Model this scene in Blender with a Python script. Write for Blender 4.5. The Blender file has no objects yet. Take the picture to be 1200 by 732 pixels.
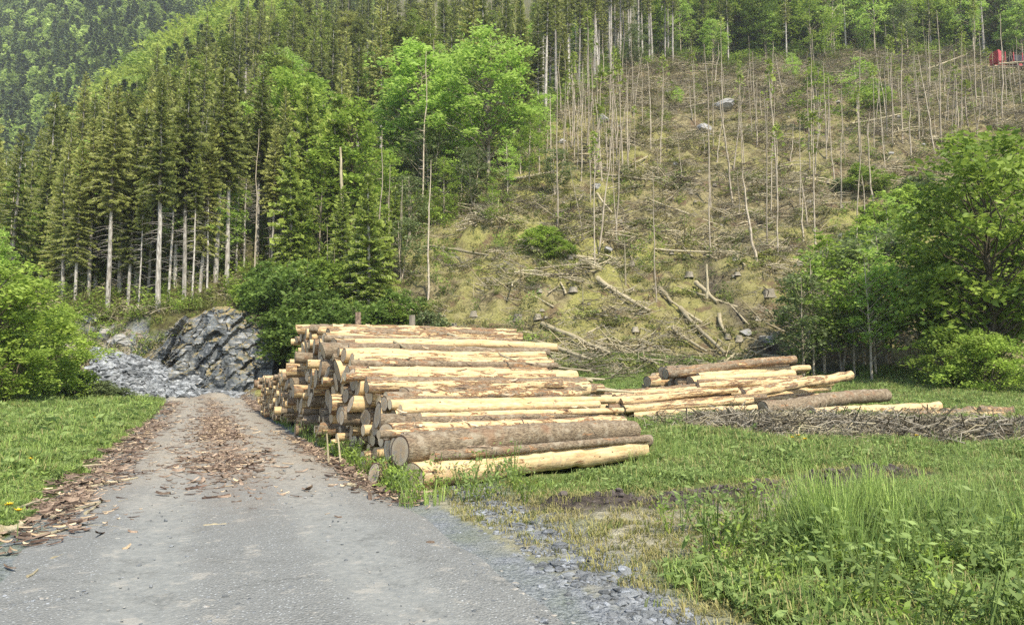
import bpy, math, random
import numpy as np
from mathutils import Vector, Euler, Matrix

random.seed(7)
RNG = np.random.default_rng(11)
SC = bpy.context.scene
COL = SC.collection

# ------------------------------------------------------------------ camera, sky, sun, exposure
F, CX, CY, PITCH, CAMZ = 867.0, 600.0, 366.0, math.radians(5.07), 1.65
cam_d = bpy.data.cameras.new('camera')
cam = bpy.data.objects.new('camera', cam_d)
COL.objects.link(cam)
cam.location = (0, 0, CAMZ)
cam.rotation_euler = (math.pi / 2 + PITCH, 0, 0)
cam_d.sensor_width = 36.0
cam_d.lens = 36.0 * F / 1200.0
cam_d.clip_start = 0.1
cam_d.clip_end = 5000
SC.camera = cam

SUN_EL, SUN_AZ = math.radians(50), math.atan2(0.45, -0.89)     # azimuth measured from +Y towards +X
world = bpy.data.worlds.new('World')
SC.world = world
world.use_nodes = True
wn = world.node_tree
for n in list(wn.nodes):
    wn.nodes.remove(n)
sky = wn.nodes.new('ShaderNodeTexSky')
sky.sky_type = 'NISHITA'
sky.sun_disc = False
sky.sun_elevation = SUN_EL
sky.sun_rotation = SUN_AZ
bg = wn.nodes.new('ShaderNodeBackground')
bg.inputs[1].default_value = 0.15
wo = wn.nodes.new('ShaderNodeOutputWorld')
wn.links.new(sky.outputs[0], bg.inputs[0])
wn.links.new(bg.outputs[0], wo.inputs[0])

sun_d = bpy.data.lights.new('sun', 'SUN')
sun_d.energy = 3.7
sun_d.angle = math.radians(0.5)
sun_d.color = (1.0, 0.92, 0.78)
sun = bpy.data.objects.new('sun', sun_d)
COL.objects.link(sun)
sdir = Vector((math.sin(SUN_AZ) * math.cos(SUN_EL), math.cos(SUN_AZ) * math.cos(SUN_EL), math.sin(SUN_EL)))
sun.rotation_euler = sdir.to_track_quat('Z', 'Y').to_euler()
sun.location = (20, -30, 60)

SC.view_settings.view_transform = 'Standard'
SC.view_settings.look = 'None'
SC.view_settings.gamma = 1
SC.view_settings.exposure = 0.95
SC.render.engine = 'CYCLES'
SC.cycles.max_bounces = 6
SC.cycles.diffuse_bounces = 3
SC.cycles.transmission_bounces = 4
SC.cycles.use_denoising = False

# ------------------------------------------------------------------ numpy noise
def _hash(ix, iy, seed):
    h = (ix.astype(np.int64) * 374761393 + iy.astype(np.int64) * 668265263 + seed * 974634777) & 0xFFFFFFFF
    h = ((h ^ (h >> 13)) * 1274126177) & 0xFFFFFFFF
    h = h ^ (h >> 16)
    return (h & 0xFFFFFF) / float(0xFFFFFF)

def vnoise(x, y, seed=0):
    x = np.asarray(x, float); y = np.asarray(y, float)
    ix = np.floor(x); iy = np.floor(y)
    fx = x - ix; fy = y - iy
    fx = fx * fx * (3 - 2 * fx); fy = fy * fy * (3 - 2 * fy)
    a = _hash(ix, iy, seed); b = _hash(ix + 1, iy, seed)
    c = _hash(ix, iy + 1, seed); d = _hash(ix + 1, iy + 1, seed)
    return (a * (1 - fx) + b * fx) * (1 - fy) + (c * (1 - fx) + d * fx) * fy

def fbm(x, y, seed=0, oct=4):
    s, a, t = 0, 0.5, 0
    for o in range(oct):
        s = s + a * vnoise(x * 2 ** o, y * 2 ** o, seed + o * 17)
        t += a; a *= 0.5
    return s / t

def sstep(a, b, x):
    t = np.clip((np.asarray(x, float) - a) / (b - a), 0, 1)
    return t * t * (3 - 2 * t)

# ------------------------------------------------------------------ projection helpers
cp, sp = math.cos(PITCH), math.sin(PITCH)
def ray(px, py):
    u = CY - py
    return np.array([px - CX, F * cp - u * sp, u * cp + F * sp])
def proj(x, y, z):
    dz = z - CAMZ
    f = y * cp + dz * sp
    u = -y * sp + dz * cp
    return CX + F * x / f, CY - F * u / f

# ------------------------------------------------------------------ terrain
COLS = [
    (-500, [(0,0),(28,.05),(40,.3),(47,.4),(49,.6),(53,3),(58,5),(80,11),(105,16),(130,20),(150,24),(175,28),(205,32),(235,32),(270,50),(340,125),(450,248),(600,280)]),
    (0,    [(0,0),(28,.05),(40,.3),(47,.4),(49,.6),(53,3),(58,5),(80,12),(105,18),(130,23),(150,27),(175,32),(205,40),(235,38),(270,54),(340,128),(450,242),(600,280)]),
    (100,  [(0,0),(28,.05),(40,.25),(47,.35),(49.5,.6),(52,4.5),(55,6.6),(62,10),(105,26),(150,43),(175,60),(205,80),(235,74),(270,80),(340,145),(450,280),(600,330)]),
    (200,  [(0,0),(28,.05),(40,.25),(48,.35),(50,.6),(53,6.2),(56,7.2),(62,10.5),(105,33),(150,58),(175,77),(205,98),(235,92),(270,98),(340,150),(450,285),(600,320)]),
    (300,  [(0,0),(28,.05),(40,.25),(46,.35),(48.5,.6),(51.5,4.5),(56,7.0),(62,10.5),(105,38),(150,70),(205,110),(235,124),(340,150),(450,262),(600,330)]),
    (380,  [(0,0),(28,.1),(36,.3),(41,.7),(45,1.7),(50,4.3),(56,7.5),(105,38),(150,66),(205,100),(340,170),(450,240),(600,330)]),
    (450,  [(0,0),(26,.1),(34,.3),(39,.8),(43,2),(50,5.8),(105,38),(140,60),(205,100),(340,170),(450,240),(600,330)]),
    (550,  [(0,0),(22,.1),(30,.3),(36,.8),(40,2.2),(50,7.8),(105,41),(140,63),(205,102),(340,175),(600,330)]),
    (650,  [(0,0),(14,.05),(22,.4),(30,.6),(36,1.2),(40,2.8),(105,42),(140,62),(205,100),(340,175),(600,330)]),
    (750,  [(0,0),(12,.05),(18,.35),(24,.6),(33,.9),(37.5,1.5),(42,3.2),(105,43),(145,67),(205,100),(340,170),(600,330)]),
    (900,  [(0,0),(5,-.05),(12,.1),(18,.35),(24,.6),(30,.8),(37.5,1.3),(42,2.8),(105,43),(150,70),(205,100),(340,165),(600,330)]),
    (1050, [(0,0),(5,-.08),(12,.1),(18,.3),(26,.6),(32,1.0),(38,1.4),(44,2.8),(105,43),(150,71.5),(205,100),(340,160),(600,330)]),
    (1200, [(0,0),(5,-.08),(12,.1),(18,.3),(26,.6),(32,1.0),(38,1.4),(44,2.6),(105,43),(150,73),(205,102),(340,150),(600,330)]),
    (1700, [(0,0),(5,-.08),(12,.1),(26,.6),(38,1.4),(44,2.6),(105,42),(150,72),(205,100),(340,140),(600,300)]),
]
YG = np.concatenate([np.arange(0, 120, 0.5), np.arange(120, 820, 2.0)])
TT = np.array([(c[0] - CX) / F for c in COLS])
TG = np.linspace(-1.3, 1.3, 261)
_tab = np.array([np.interp(YG, [p[0] for p in c[1]], [p[1] for p in c[1]]) for c in COLS])
GRID = np.array([[np.interp(t, TT, _tab[:, j]) for j in range(len(YG))] for t in TG])
_k = np.exp(-0.5 * (np.arange(-6, 7) / 2.5) ** 2); _k /= _k.sum()
GRID = np.apply_along_axis(lambda v: np.convolve(np.pad(v, 6, mode='edge'), _k, 'valid'), 0, GRID)
_k2 = np.exp(-0.5 * (np.arange(-2, 3) / 1.0) ** 2); _k2 /= _k2.sum()
GRID = np.apply_along_axis(lambda v: np.convolve(np.pad(v, 2, mode='edge'), _k2, 'valid'), 1, GRID)

# road centre line
def _road():
    pts = []
    x, y = -1.55 + 0.413 * 45, 4.95 - 45
    hd = math.atan2(1, -0.413)
    s = 0
    while s < 150:
        pts.append((x, y))
        if y > 40.5 and hd < math.radians(183):
            hd += math.radians(3.4) * 0.5
        x += math.cos(hd) * 0.5; y += math.sin(hd) * 0.5
        s += 0.5
    return np.array(pts)
ROAD = _road()
_rd = np.gradient(ROAD, axis=0); _rd /= np.linalg.norm(_rd, axis=1)[:, None]

def lateral(x, y):
    """signed sideways distance from the road's centre line (right positive)"""
    x = np.atleast_1d(np.asarray(x, float)); y = np.atleast_1d(np.asarray(y, float))
    out = np.full(x.shape, 99.0)
    R = ROAD[::2]; D = _rd[::2]
    near = (y < 62) & (y > -60)
    idx = np.nonzero(near)[0]
    for a in range(0, len(idx), 20000):
        k = idx[a:a + 20000]
        dx = x[k, None] - R[None, :, 0]; dy = y[k, None] - R[None, :, 1]
        d2 = dx * dx + dy * dy
        j = d2.argmin(1)
        ii = np.arange(len(k))
        lat = dx[ii, j] * D[j, 1] - dy[ii, j] * D[j, 0]
        d = np.sqrt(d2[ii, j])
        out[k] = np.where(np.abs(lat) > 0.7 * d, lat, np.sign(lat) * d)
    return out

def polydist(x, y, pts):
    p = np.array(pts, float); best = np.full(np.shape(x), 1e9)
    for a, b in zip(p[:-1], p[1:]):
        ab = b - a; L = (ab ** 2).sum()
        t = np.clip(((x - a[0]) * ab[0] + (y - a[1]) * ab[1]) / L, 0, 1)
        best = np.minimum(best, np.hypot(x - a[0] - t * ab[0], y - a[1] - t * ab[1]))
    return best

RUT = [(0.7, 9.3), (2.0, 9.5), (3.0, 10.0), (3.9, 10.7), (5.0, 11.6), (6.4, 12.3)]
DRY = [(-0.6, 9.6), (0.6, 8.8), (1.6, 8.5), (2.8, 8.7), (3.6, 9.2), (1.6, 7.7), (0.6, 7.5)]
BANK = [(5.6, 18.4), (7.0, 17.8), (9.0, 17.2), (11.5, 16.8), (14.5, 17.2)]
TRACK = [(13.2, 53), (13.8, 47), (14.6, 43.5), (15.2, 41), (17.5, 40)]

def smooth_base(x, y):
    t = x / np.maximum(y, 1.0)
    t = np.clip(t, -1.29, 1.29)
    ti = (t + 1.3) / 2.6 * 260
    i = np.clip(ti.astype(int), 0, 259); ft = ti - i
    yy = np.clip(y, 0, 815)
    yi = np.where(yy < 120, yy / 0.5, 240 + (yy - 120) / 2.0)
    j = np.clip(yi.astype(int), 0, len(YG) - 2); fy = yi - j
    return (GRID[i, j] * (1 - ft) + GRID[i + 1, j] * ft) * (1 - fy) + (GRID[i, j + 1] * (1 - ft) + GRID[i + 1, j + 1] * ft) * fy

def H(x, y):
    x = np.atleast_1d(np.asarray(x, float)); y = np.atleast_1d(np.asarray(y, float))
    z = smooth_base(x, y)
    steep = sstep(40, 50, y)
    lat = lateral(x, y)
    off = sstep(2.0, 4.0, np.abs(lat))
    z = z + off * (1 - steep) * (fbm(x * .5, y * .5, 5) - .5) * 0.28
    z = z + off * (1 - steep) * (fbm(x * 2.2, y * 2.2, 6) - .5) * 0.10
    z = z + steep * ((fbm(x * .18, y * .18, 3) - .5) * 2.6 + (fbm(x * .6, y * .6, 4, 3) - .5) * 1.9 + 1.3 * np.exp(-((x - 6.5) / 6) ** 2 - ((y - 47) / 4.5) ** 2) + (np.abs(fbm(x * 1.5, y * 1.5, 14, 3) - .5)) * 1.1 * sstep(36, 40, y))
    dr = polydist(x, y, RUT)
    z = z + 0.08 * np.exp(-(dr / .26) ** 2) + np.exp(-(dr / .6) ** 2) * (fbm(x * 6, y * 6, 8) - .5) * .22
    db = polydist(x, y, BANK)
    z = z + 0.16 * np.exp(-(db / 1.0) ** 2)
    return z
def Hs(x, y):
    return float(H(x, y)[0])

_far = np.concatenate([np.arange(2, 60, .12), np.arange(60, 200, .4), np.arange(200, 700, 1.5)])
def at(px, py):
    """the place on the ground that a direction meets"""
    d = ray(px, py); d = d / d[1]
    z = CAMZ + d[2] * _far
    hh = H(d[0] * _far, _far)
    k = np.nonzero(hh >= z)[0]
    k = k[0] if len(k) else len(_far) - 1
    y = _far[k]
    return np.array([d[0] * y, y, hh[k]])

# ------------------------------------------------------------------ mesh builder
class MB:
    def __init__(s):
        s.v, s.f, s.m, s.t, s.n = [], [], [], [], 0
    def add(s, verts, faces, mat=0, tint=0.5):
        verts = np.asarray(verts, float).reshape(-1, 3); faces = np.asarray(faces, int)
        if len(faces) == 0: return
        s.v.append(verts); s.f.append(faces + s.n)
        s.m.append(np.full(len(faces), mat)); s.t.append(np.broadcast_to(np.asarray(tint, float), (len(faces),)))
        s.n += len(verts)
    def tube(s, pts, rad, n=6, mat=0, tint=0.5, cap=False):
        pts = np.asarray(pts, float); k = len(pts); rad = np.broadcast_to(np.asarray(rad, float), (k,))
        d = np.gradient(pts, axis=0); d /= np.linalg.norm(d, axis=1)[:, None] + 1e-9
        ref = np.where(np.abs(d[:, 2:3]) < .9, np.array([[0, 0, 1.]]), np.array([[1., 0, 0]]))
        a = np.cross(d, ref); a /= np.linalg.norm(a, axis=1)[:, None] + 1e-9
        b = np.cross(d, a)
        th = np.arange(n) / n * 2 * np.pi
        V = pts[:, None, :] + rad[:, None, None] * (np.cos(th)[None, :, None] * a[:, None, :] + np.sin(th)[None, :, None] * b[:, None, :])
        i = np.arange(k - 1)[:, None] * n; j = np.arange(n)[None, :]; j2 = (j + 1) % n
        fc = np.stack([i + j, i + j2, i + n + j2, i + n + j], -1).reshape(-1, 4)
        s.add(V.reshape(-1, 3), fc, mat, tint)
        if cap:
            for e in (0, k - 1):
                ring = V[e]; c = ring.mean(0)
                vv = np.vstack([ring, c]); jj = np.arange(n)
                s.add(vv, np.stack([jj, (jj + 1) % n, np.full(n, n)], -1), mat, tint)
    def rhombs(s, c, u, v, mat=0, tint=0.5):
        V = np.stack([c - u, c + v, c + u, c - v], 1).reshape(-1, 3)
        s.add(V, np.arange(len(c) * 4).reshape(-1, 4), mat, tint)
    def box(s, c, size, mat=0, rot=None):
        sx, sy, sz = [q / 2 for q in size]
        P = np.array([(x, y, z) for x in (-sx, sx) for y in (-sy, sy) for z in (-sz, sz)])
        if rot is not None: P = P @ np.array(rot).T
        s.add(P + np.array(c), [(0,1,3,2),(4,6,7,5),(0,4,5,1),(2,3,7,6),(0,2,6,4),(1,5,7,3)], mat)
    def mesh(s, name, mats, smooth=False):
        me = bpy.data.meshes.new(name)
        V = np.vstack(s.v); me.vertices.add(len(V)); me.vertices.foreach_set('co', V.ravel())
        lens = np.concatenate([np.full(len(f), f.shape[1]) for f in s.f])
        loops = np.concatenate([f.ravel() for f in s.f])
        me.loops.add(len(loops)); me.loops.foreach_set('vertex_index', loops)
        me.polygons.add(len(lens))
        me.polygons.foreach_set('loop_start', np.concatenate([[0], np.cumsum(lens)[:-1]]))
        me.polygons.foreach_set('loop_total', lens)
        me.polygons.foreach_set('material_index', np.concatenate(s.m))
        me.polygons.foreach_set('use_smooth', np.full(len(lens), smooth))
        at_ = me.attributes.new('tint', 'FLOAT', 'FACE'); at_.data.foreach_set('value', np.concatenate(s.t).astype(np.float32))
        for m in mats: me.materials.append(m)
        me.update(calc_edges=True)
        return me

def obj(name, me, parent=None, loc=None):
    o = bpy.data.objects.new(name, me); COL.objects.link(o)
    if parent is not None: o.parent = parent
    if loc is not None: o.location = loc
    return o
def tag(o, label=None, cat=None, group=None, kind=None):
    if label: o['label'] = label
    if cat: o['category'] = cat
    if group: o['group'] = group
    if kind: o['kind'] = kind
    return o
def thing(name, label, cat, loc, rot=(0, 0, 0), scale=1.0, group=None):
    o = bpy.data.objects.new(name, None); COL.objects.link(o)
    o.empty_display_size = 0.2
    o.location = loc; o.rotation_euler = rot
    o.scale = (scale,) * 3 if np.isscalar(scale) else scale
    return tag(o, label, cat, group)
def plant(proto, loc, label, group=None, rz=None, scale=1.0, tilt=(0, 0), name=None, cat=None):
    """a thing made of the parts of PROTO = (name, category, [(part name, mesh)])"""
    rz = random.uniform(0, 6.28) if rz is None else rz
    r = thing(name or proto[0], label, cat or proto[1], loc, (tilt[0], tilt[1], rz), scale, group)
    for pn, me in proto[2]:
        obj(pn, me, r)
    return r

# ------------------------------------------------------------------ materials
class NT:
    def __init__(s, name):
        s.mat = bpy.data.materials.new(name); s.mat.use_nodes = True
        s.t = s.mat.node_tree
        for n in list(s.t.nodes): s.t.nodes.remove(n)
        s.out = s.t.nodes.new('ShaderNodeOutputMaterial')
    def n(s, typ, **kw):
        nd = s.t.nodes.new('ShaderNode' + typ)
        for k, v in kw.items():
            if k.startswith('_'): setattr(nd, k[1:], v)
        for k, v in kw.items():
            if k.startswith('_'): continue
            key = int(k[1:]) if k[0] == 'i' and k[1:].isdigit() else k.replace('__', ' ')
            s.put(nd.inputs[key], v)
        return nd
    def put(s, inp, v):
        if isinstance(v, bpy.types.NodeSocket): s.t.links.new(v, inp)
        elif isinstance(v, bpy.types.Node): s.t.links.new(v.outputs[0], inp)
        elif isinstance(v, (tuple, list)) and len(v) == 3 and inp.type == 'RGBA': inp.default_value = (*v, 1)
        else: inp.default_value = v
    def attr(s, name, typ='GEOMETRY'):
        return s.n('Attribute', _attribute_name=name, _attribute_type=typ).outputs['Fac']
    def math(s, op, a, b=0.0, clamp=False):
        return s.n('Math', _operation=op, _use_clamp=clamp, i0=a, i1=b).outputs[0]
    def mix(s, f, a, b, mode='MIX'):
        nd = s.n('Mix', _data_type='RGBA', _blend_type=mode)
        s.put(nd.inputs[0], f); s.put(nd.inputs[6], a); s.put(nd.inputs[7], b)
        return nd.outputs[2]
    def noise(s, scale, vec=None, detail=4, rough=.55):
        nd = s.n('TexNoise', Scale=scale, Detail=detail, Roughness=rough)
        if vec is not None: s.put(nd.inputs['Vector'], vec)
        return nd.outputs['Fac']
    def ramp(s, f, a, b):
        nd = s.n('MapRange', _interpolation_type='SMOOTHSTEP'); s.put(nd.inputs[0], f)
        nd.inputs[1].default_value = a; nd.inputs[2].default_value = b
        return nd.outputs[0]
    def pos(s): return s.n('NewGeometry').outputs['Position']
    def oco(s): return s.n('TexCoord').outputs['Object']
    def rnd(s): return s.n('ObjectInfo').outputs['Random']
    def bump(s, h, strength=.5, dist=.02):
        return s.n('Bump', Strength=strength, Distance=dist, Height=h).outputs[0]
    def finish(s, col, rough=.8, spec=.2, normal=None, trans=0.0):
        b = s.n('BsdfPrincipled', Base__Color=col, Roughness=rough)
        b.inputs['Specular IOR Level'].default_value = spec
        if normal is not None: s.put(b.inputs['Normal'], normal)
        sh = b.outputs[0]
        if trans > 0:
            tr = s.n('BsdfTranslucent', Color=col)
            mx = s.n('MixShader', i0=trans, i1=sh, i2=tr.outputs[0]); sh = mx.outputs[0]
        s.t.links.new(sh, s.out.inputs[0])
        return s.mat

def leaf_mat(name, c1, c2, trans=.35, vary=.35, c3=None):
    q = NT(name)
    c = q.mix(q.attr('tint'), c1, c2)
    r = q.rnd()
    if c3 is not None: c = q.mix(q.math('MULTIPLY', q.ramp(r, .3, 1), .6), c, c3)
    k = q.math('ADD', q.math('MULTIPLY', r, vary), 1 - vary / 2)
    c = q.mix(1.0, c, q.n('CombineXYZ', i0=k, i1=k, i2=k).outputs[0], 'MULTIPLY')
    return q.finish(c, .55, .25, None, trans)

M = {}
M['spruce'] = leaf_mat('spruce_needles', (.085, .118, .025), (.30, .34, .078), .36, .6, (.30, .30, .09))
M['spruce_fresh'] = leaf_mat('fresh_needles', (.13, .19, .03), (.34, .41, .08), .38, .4)
M['leaf'] = leaf_mat('broad_leaves', (.15, .24, .033), (.36, .47, .085), .45, .45)
M['near_leaf'] = leaf_mat('sunny_leaves', (.19, .29, .04), (.42, .53, .10), .48, .3)
M['birch_leaf'] = leaf_mat('birch_leaves', (.26, .42, .06), (.47, .62, .15), .5, .25)
M['dark_leaf'] = leaf_mat('dark_leaves', (.085, .145, .027), (.22, .32, .065), .42, .5)
M['grey_leaf'] = leaf_mat('sallow_leaves', (.11, .15, .05), (.22, .27, .11), .35, .3)
M['grass'] = leaf_mat('grass_blades', (.20, .30, .06), (.41, .52, .145), .42, .45)
M['tall_grass'] = leaf_mat('tall_grass_blades', (.14, .21, .05), (.31, .40, .13), .42, .5)
M['dry_grass'] = leaf_mat('dry_grass_blades', (.24, .21, .075), (.46, .40, .18), .28, .5, (.24, .25, .06))
M['olive'] = leaf_mat('olive_ground_plants', (.10, .11, .035), (.25, .25, .085), .3, .5, (.12, .17, .04))
M['far'] = leaf_mat('far_leaves', (.19, .27, .07), (.36, .46, .13), .45, .9, (.40, .50, .13))
M['far_dark'] = leaf_mat('far_conifer_needles', (.085, .125, .045), (.18, .235, .08), .38, .6)
M['bright'] = leaf_mat('bright_shrub_leaves', (.30, .38, .06), (.52, .60, .14), .45, .3)

def bark_mat(name, c1, c2, c3, sc=9.0, stretch=.25):
    q = NT(name)
    v = q.n('Mapping', Vector=q.oco(), Scale=(1, 1, stretch)).outputs[0]
    a = q.noise(sc, v, 5); b = q.noise(1.3, v, 2)
    c = q.mix(q.ramp(a, .35, .68), c1, c2)
    c = q.mix(q.ramp(b, .45, .65), c, c3)
    k = q.math('ADD', q.math('MULTIPLY', q.rnd(), .5), .75)
    c = q.mix(1.0, c, q.n('CombineXYZ', i0=k, i1=k, i2=k).outputs[0], 'MULTIPLY')
    return q.finish(c, .9, .1, q.bump(a, .6, .02))
M['trunk'] = bark_mat('spruce_trunk_bark', (.20, .18, .15), (.50, .47, .41), (.30, .265, .215))
M['pale_trunk'] = bark_mat('birch_trunk_bark', (.30, .28, .25), (.60, .57, .50), (.20, .18, .15))
M['pole_wood'] = bark_mat('thin_trunk_bark', (.24, .20, .145), (.46, .40, .30), (.33, .28, .20))
M['twig'] = bark_mat('grey_twigs', (.17, .15, .115), (.36, .32, .24), (.26, .23, .17))
M['dead'] = bark_mat('weathered_deadwood', (.25, .215, .13), (.48, .42, .29), (.34, .285, .17))
M['dark_bark'] = bark_mat('dark_branch_bark', (.065, .055, .037), (.15, .125, .08), (.10, .085, .055))

def log_mat(name='spruce_log_bark_and_peeled_wood', sc=(5.0, .21, .21), rot=0.0, thin=False):
    q = NT(name)
    rn = q.attr('tint') if thin else q.rnd()
    peel = q.attr('tint') if thin else q.attr('peel', 'OBJECT')
    off = q.math('MULTIPLY', rn, 73.0)
    o3 = q.n('CombineXYZ', i0=off, i1=off, i2=off).outputs[0]
    co = q.n('VectorMath', _operation='ADD', i0=q.n('Mapping', _vector_type='TEXTURE', Vector=q.oco(), Rotation=(0, 0, rot), Scale=tuple(1 / v for v in sc)).outputs[0], i1=o3).outputs[0]
    lo = q.n('Mapping', Vector=co, Scale=(.55, 3.4, 3.4)).outputs[0]
    big = q.noise(2.3, lo, 5, .68)
    edge = q.noise(9, q.n('Mapping', Vector=co, Scale=(.4, 1.2, 1.2)).outputs[0], 4, .6)
    m = q.math('ADD', big, q.math('MULTIPLY', q.math('SUBTRACT', edge, .5), .22))
    thr = q.math('SUBTRACT', .74, q.math('MULTIPLY', peel, .48))
    peeled = q.math('MULTIPLY', q.math('SUBTRACT', m, thr), 28.0, True)
    inner = q.math('MULTIPLY', q.math('SUBTRACT', m, q.math('SUBTRACT', thr, .035)), 40.0, True)
    fine = q.noise(30, q.n('Mapping', Vector=co, Scale=(.5, 1.6, 1.6)).outputs[0], 5, .65)
    med = q.noise(7, co, 4)
    bark = q.mix(q.ramp(fine, .33, .66), (.090, .066, .044), (.285, .222, .142))
    bark = q.mix(q.ramp(med, .5, .68), bark, (.30, .25, .175))
    bark = q.mix(q.math('MULTIPLY', q.ramp(q.noise(2.2, co, 2), .57, .72), .5), bark, (.25, .135, .075))
    wood = q.mix(q.ramp(q.noise(16, q.n('Mapping', Vector=co, Scale=(.08, 2, 2)).outputs[0], 4), .3, .7), (.45, .315, .155), (.65, .50, .275))
    wood = q.mix(q.math('MULTIPLY', q.ramp(q.noise(4, lo, 3), .48, .72), .65), wood, (.42, .235, .10))
    wood = q.mix(q.math('MULTIPLY', q.ramp(q.noise(9, co, 5, .7), .50, .68), .65), wood, (.30, .235, .165))
    knot = q.n('TexVoronoi', Scale=6.0); q.put(knot.inputs['Vector'], co)
    wood = q.mix(q.math('SUBTRACT', 1.0, q.ramp(knot.outputs['Distance'], .06, .16)), wood, (.14, .075, .035))
    c = q.mix(inner, bark, (.36, .18, .085))
    c = q.mix(peeled, c, wood)
    h = q.math('ADD', q.math('MULTIPLY', q.math('SUBTRACT', 1.0, peeled), 1.0), q.math('MULTIPLY', fine, q.math('SUBTRACT', 1.0, q.math('MULTIPLY', peeled, .8))))
    return q.finish(c, .82, .18, q.bump(h, .9, .03))
M['log'] = log_mat()
M['thin_log'] = log_mat('thin_spruce_log', (1, 1, 1), math.radians(24), True)
def cut_mat():
    q = NT('sawn_log_end')
    co = q.oco()
    sp_ = q.n('SeparateXYZ', i0=co)
    r = q.math('SQRT', q.math('ADD', q.math('POWER', sp_.outputs[1], 2.0), q.math('POWER', sp_.outputs[2], 2.0)))
    ring = q.math('SINE', q.math('ADD', q.math('MULTIPLY', r, 60.0), q.math('MULTIPLY', q.noise(3, co), 9.0)))
    c = q.mix(q.math('MULTIPLY', q.math('ADD', ring, 1.0), .5), (.36, .275, .175), (.60, .505, .36))
    c = q.mix(q.ramp(r, .45, .8), q.mix(.45, c, (.38, .25, .14)), c)
    c = q.mix(q.ramp(q.noise(2.5, co, 3), .45, .75), c, (.34, .30, .25))
    c = q.mix(q.ramp(r, .90, .94), c, (.12, .08, .055))
    k = q.math('ADD', q.math('MULTIPLY', q.rnd(), .5), .7)
    c = q.mix(1.0, c, q.n('CombineXYZ', i0=k, i1=k, i2=k).outputs[0], 'MULTIPLY')
    return q.finish(c, .85, .15, q.bump(q.noise(25, co), .3, .01))
M['cut'] = cut_mat()

def rock_mat(name, c1, c2, c3, moss=.0, sc=1.0, vary=0.0):
    q = NT(name)
    p = q.pos()
    a = q.noise(.75 * sc, p, 6, .68); b = q.noise(6 * sc, p, 5, .65)
    kk = q.math('ADD', q.math('MULTIPLY', q.rnd(), vary), 1 - vary / 2)
    st = q.noise(3.0 * sc, q.n('Mapping', Vector=p, Rotation=(0, math.radians(52), 0), Scale=(.25, 1, 2.2)).outputs[0], 4, .6)
    c = q.mix(q.ramp(a, .38, .66), c1, c2)
    c = q.mix(q.math('MULTIPLY', q.ramp(st, .53, .64), .8), c, c3)
    c = q.mix(q.math('MULTIPLY', q.ramp(b, .3, .7), .35), c, c1)
    if moss:
        nz = q.n('SeparateXYZ', i0=q.n('NewGeometry').outputs['Normal']).outputs[2]
        mm = q.math('MULTIPLY', q.ramp(q.math('ADD', nz, q.math('MULTIPLY', a, 1.2)), 1.0, 1.35), moss)
        c = q.mix(mm, c, q.mix(q.ramp(b, .4, .6), (.10, .10, .03), (.30, .22, .10)))
    c = q.mix(1.0, c, q.n('CombineXYZ', i0=kk, i1=kk, i2=kk).outputs[0], 'MULTIPLY')
    return q.finish(c, .8, .25, q.bump(q.math('ADD', b, st), .7, .06))
M['rock'] = rock_mat('blue_grey_slate_rock', (.055, .062, .066), (.215, .228, .228), (.44, .445, .43), .9)
M['scree'] = rock_mat('grey_broken_slate', (.12, .13, .135), (.31, .32, .32), (.42, .43, .43), 0, 2.0, 1.0)
M['boulder'] = rock_mat('pale_boulder', (.24, .235, .22), (.42, .415, .40), (.52, .52, .50), .35, 1.5)
M['verge_stone'] = rock_mat('blue_grey_stone', (.13, .138, .138), (.26, .27, .268), (.36, .38, .40), 0, 5.0, .7)

def ground_mat():
    q = NT('field_and_hillside_ground')
    p = q.pos()
    a = q.noise(.35, p, 5, .6); b = q.noise(1.7, p, 5, .65); d = q.noise(7.5, p, 5, .65)
    fine = q.noise(32, p, 4, .6)
    mead = q.mix(d, (.06, .095, .022), (.15, .19, .05))
    clr = q.mix(q.ramp(b, .36, .64), (.095, .078, .042), (.26, .22, .115))
    clr = q.mix(q.math('MULTIPLY', q.ramp(a, .34, .58), q.attr('moss')), clr, q.mix(q.ramp(d, .3, .7), (.13, .145, .035), (.37, .345, .105)))
    clr = q.mix(q.math('MULTIPLY', q.ramp(q.noise(.55, p, 5, .65), .54, .64), .85), clr, q.mix(d, (.055, .038, .024), (.20, .135, .08)))
    clr = q.mix(q.math('MULTIPLY', q.ramp(d, .42, .30), .6), clr, (.07, .05, .032))
    frs = q.mix(q.ramp(b, .35, .65), (.05, .042, .022), (.12, .12, .04))
    soil = q.mix(q.ramp(d, .3, .7), (.035, .029, .025), (.105, .085, .07))
    dry = q.mix(q.ramp(d, .3, .7), (.23, .21, .135), (.42, .385, .275))
    grv = q.mix(q.ramp(fine, .3, .7), (.13, .14, .145), (.31, .325, .33))
    c = q.mix(q.attr('clear'), mead, clr)
    c = q.mix(q.attr('forest'), c, frs)
    c = q.mix(q.attr('dry'), c, dry)
    c = q.mix(q.attr('gravel'), c, grv)
    c = q.mix(q.attr('soil'), c, soil)
    h = q.math('ADD', d, q.math('MULTIPLY', fine, .4))
    return q.finish(c, .95, .1, q.bump(h, .9, .12))
M['ground'] = ground_mat()

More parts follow.
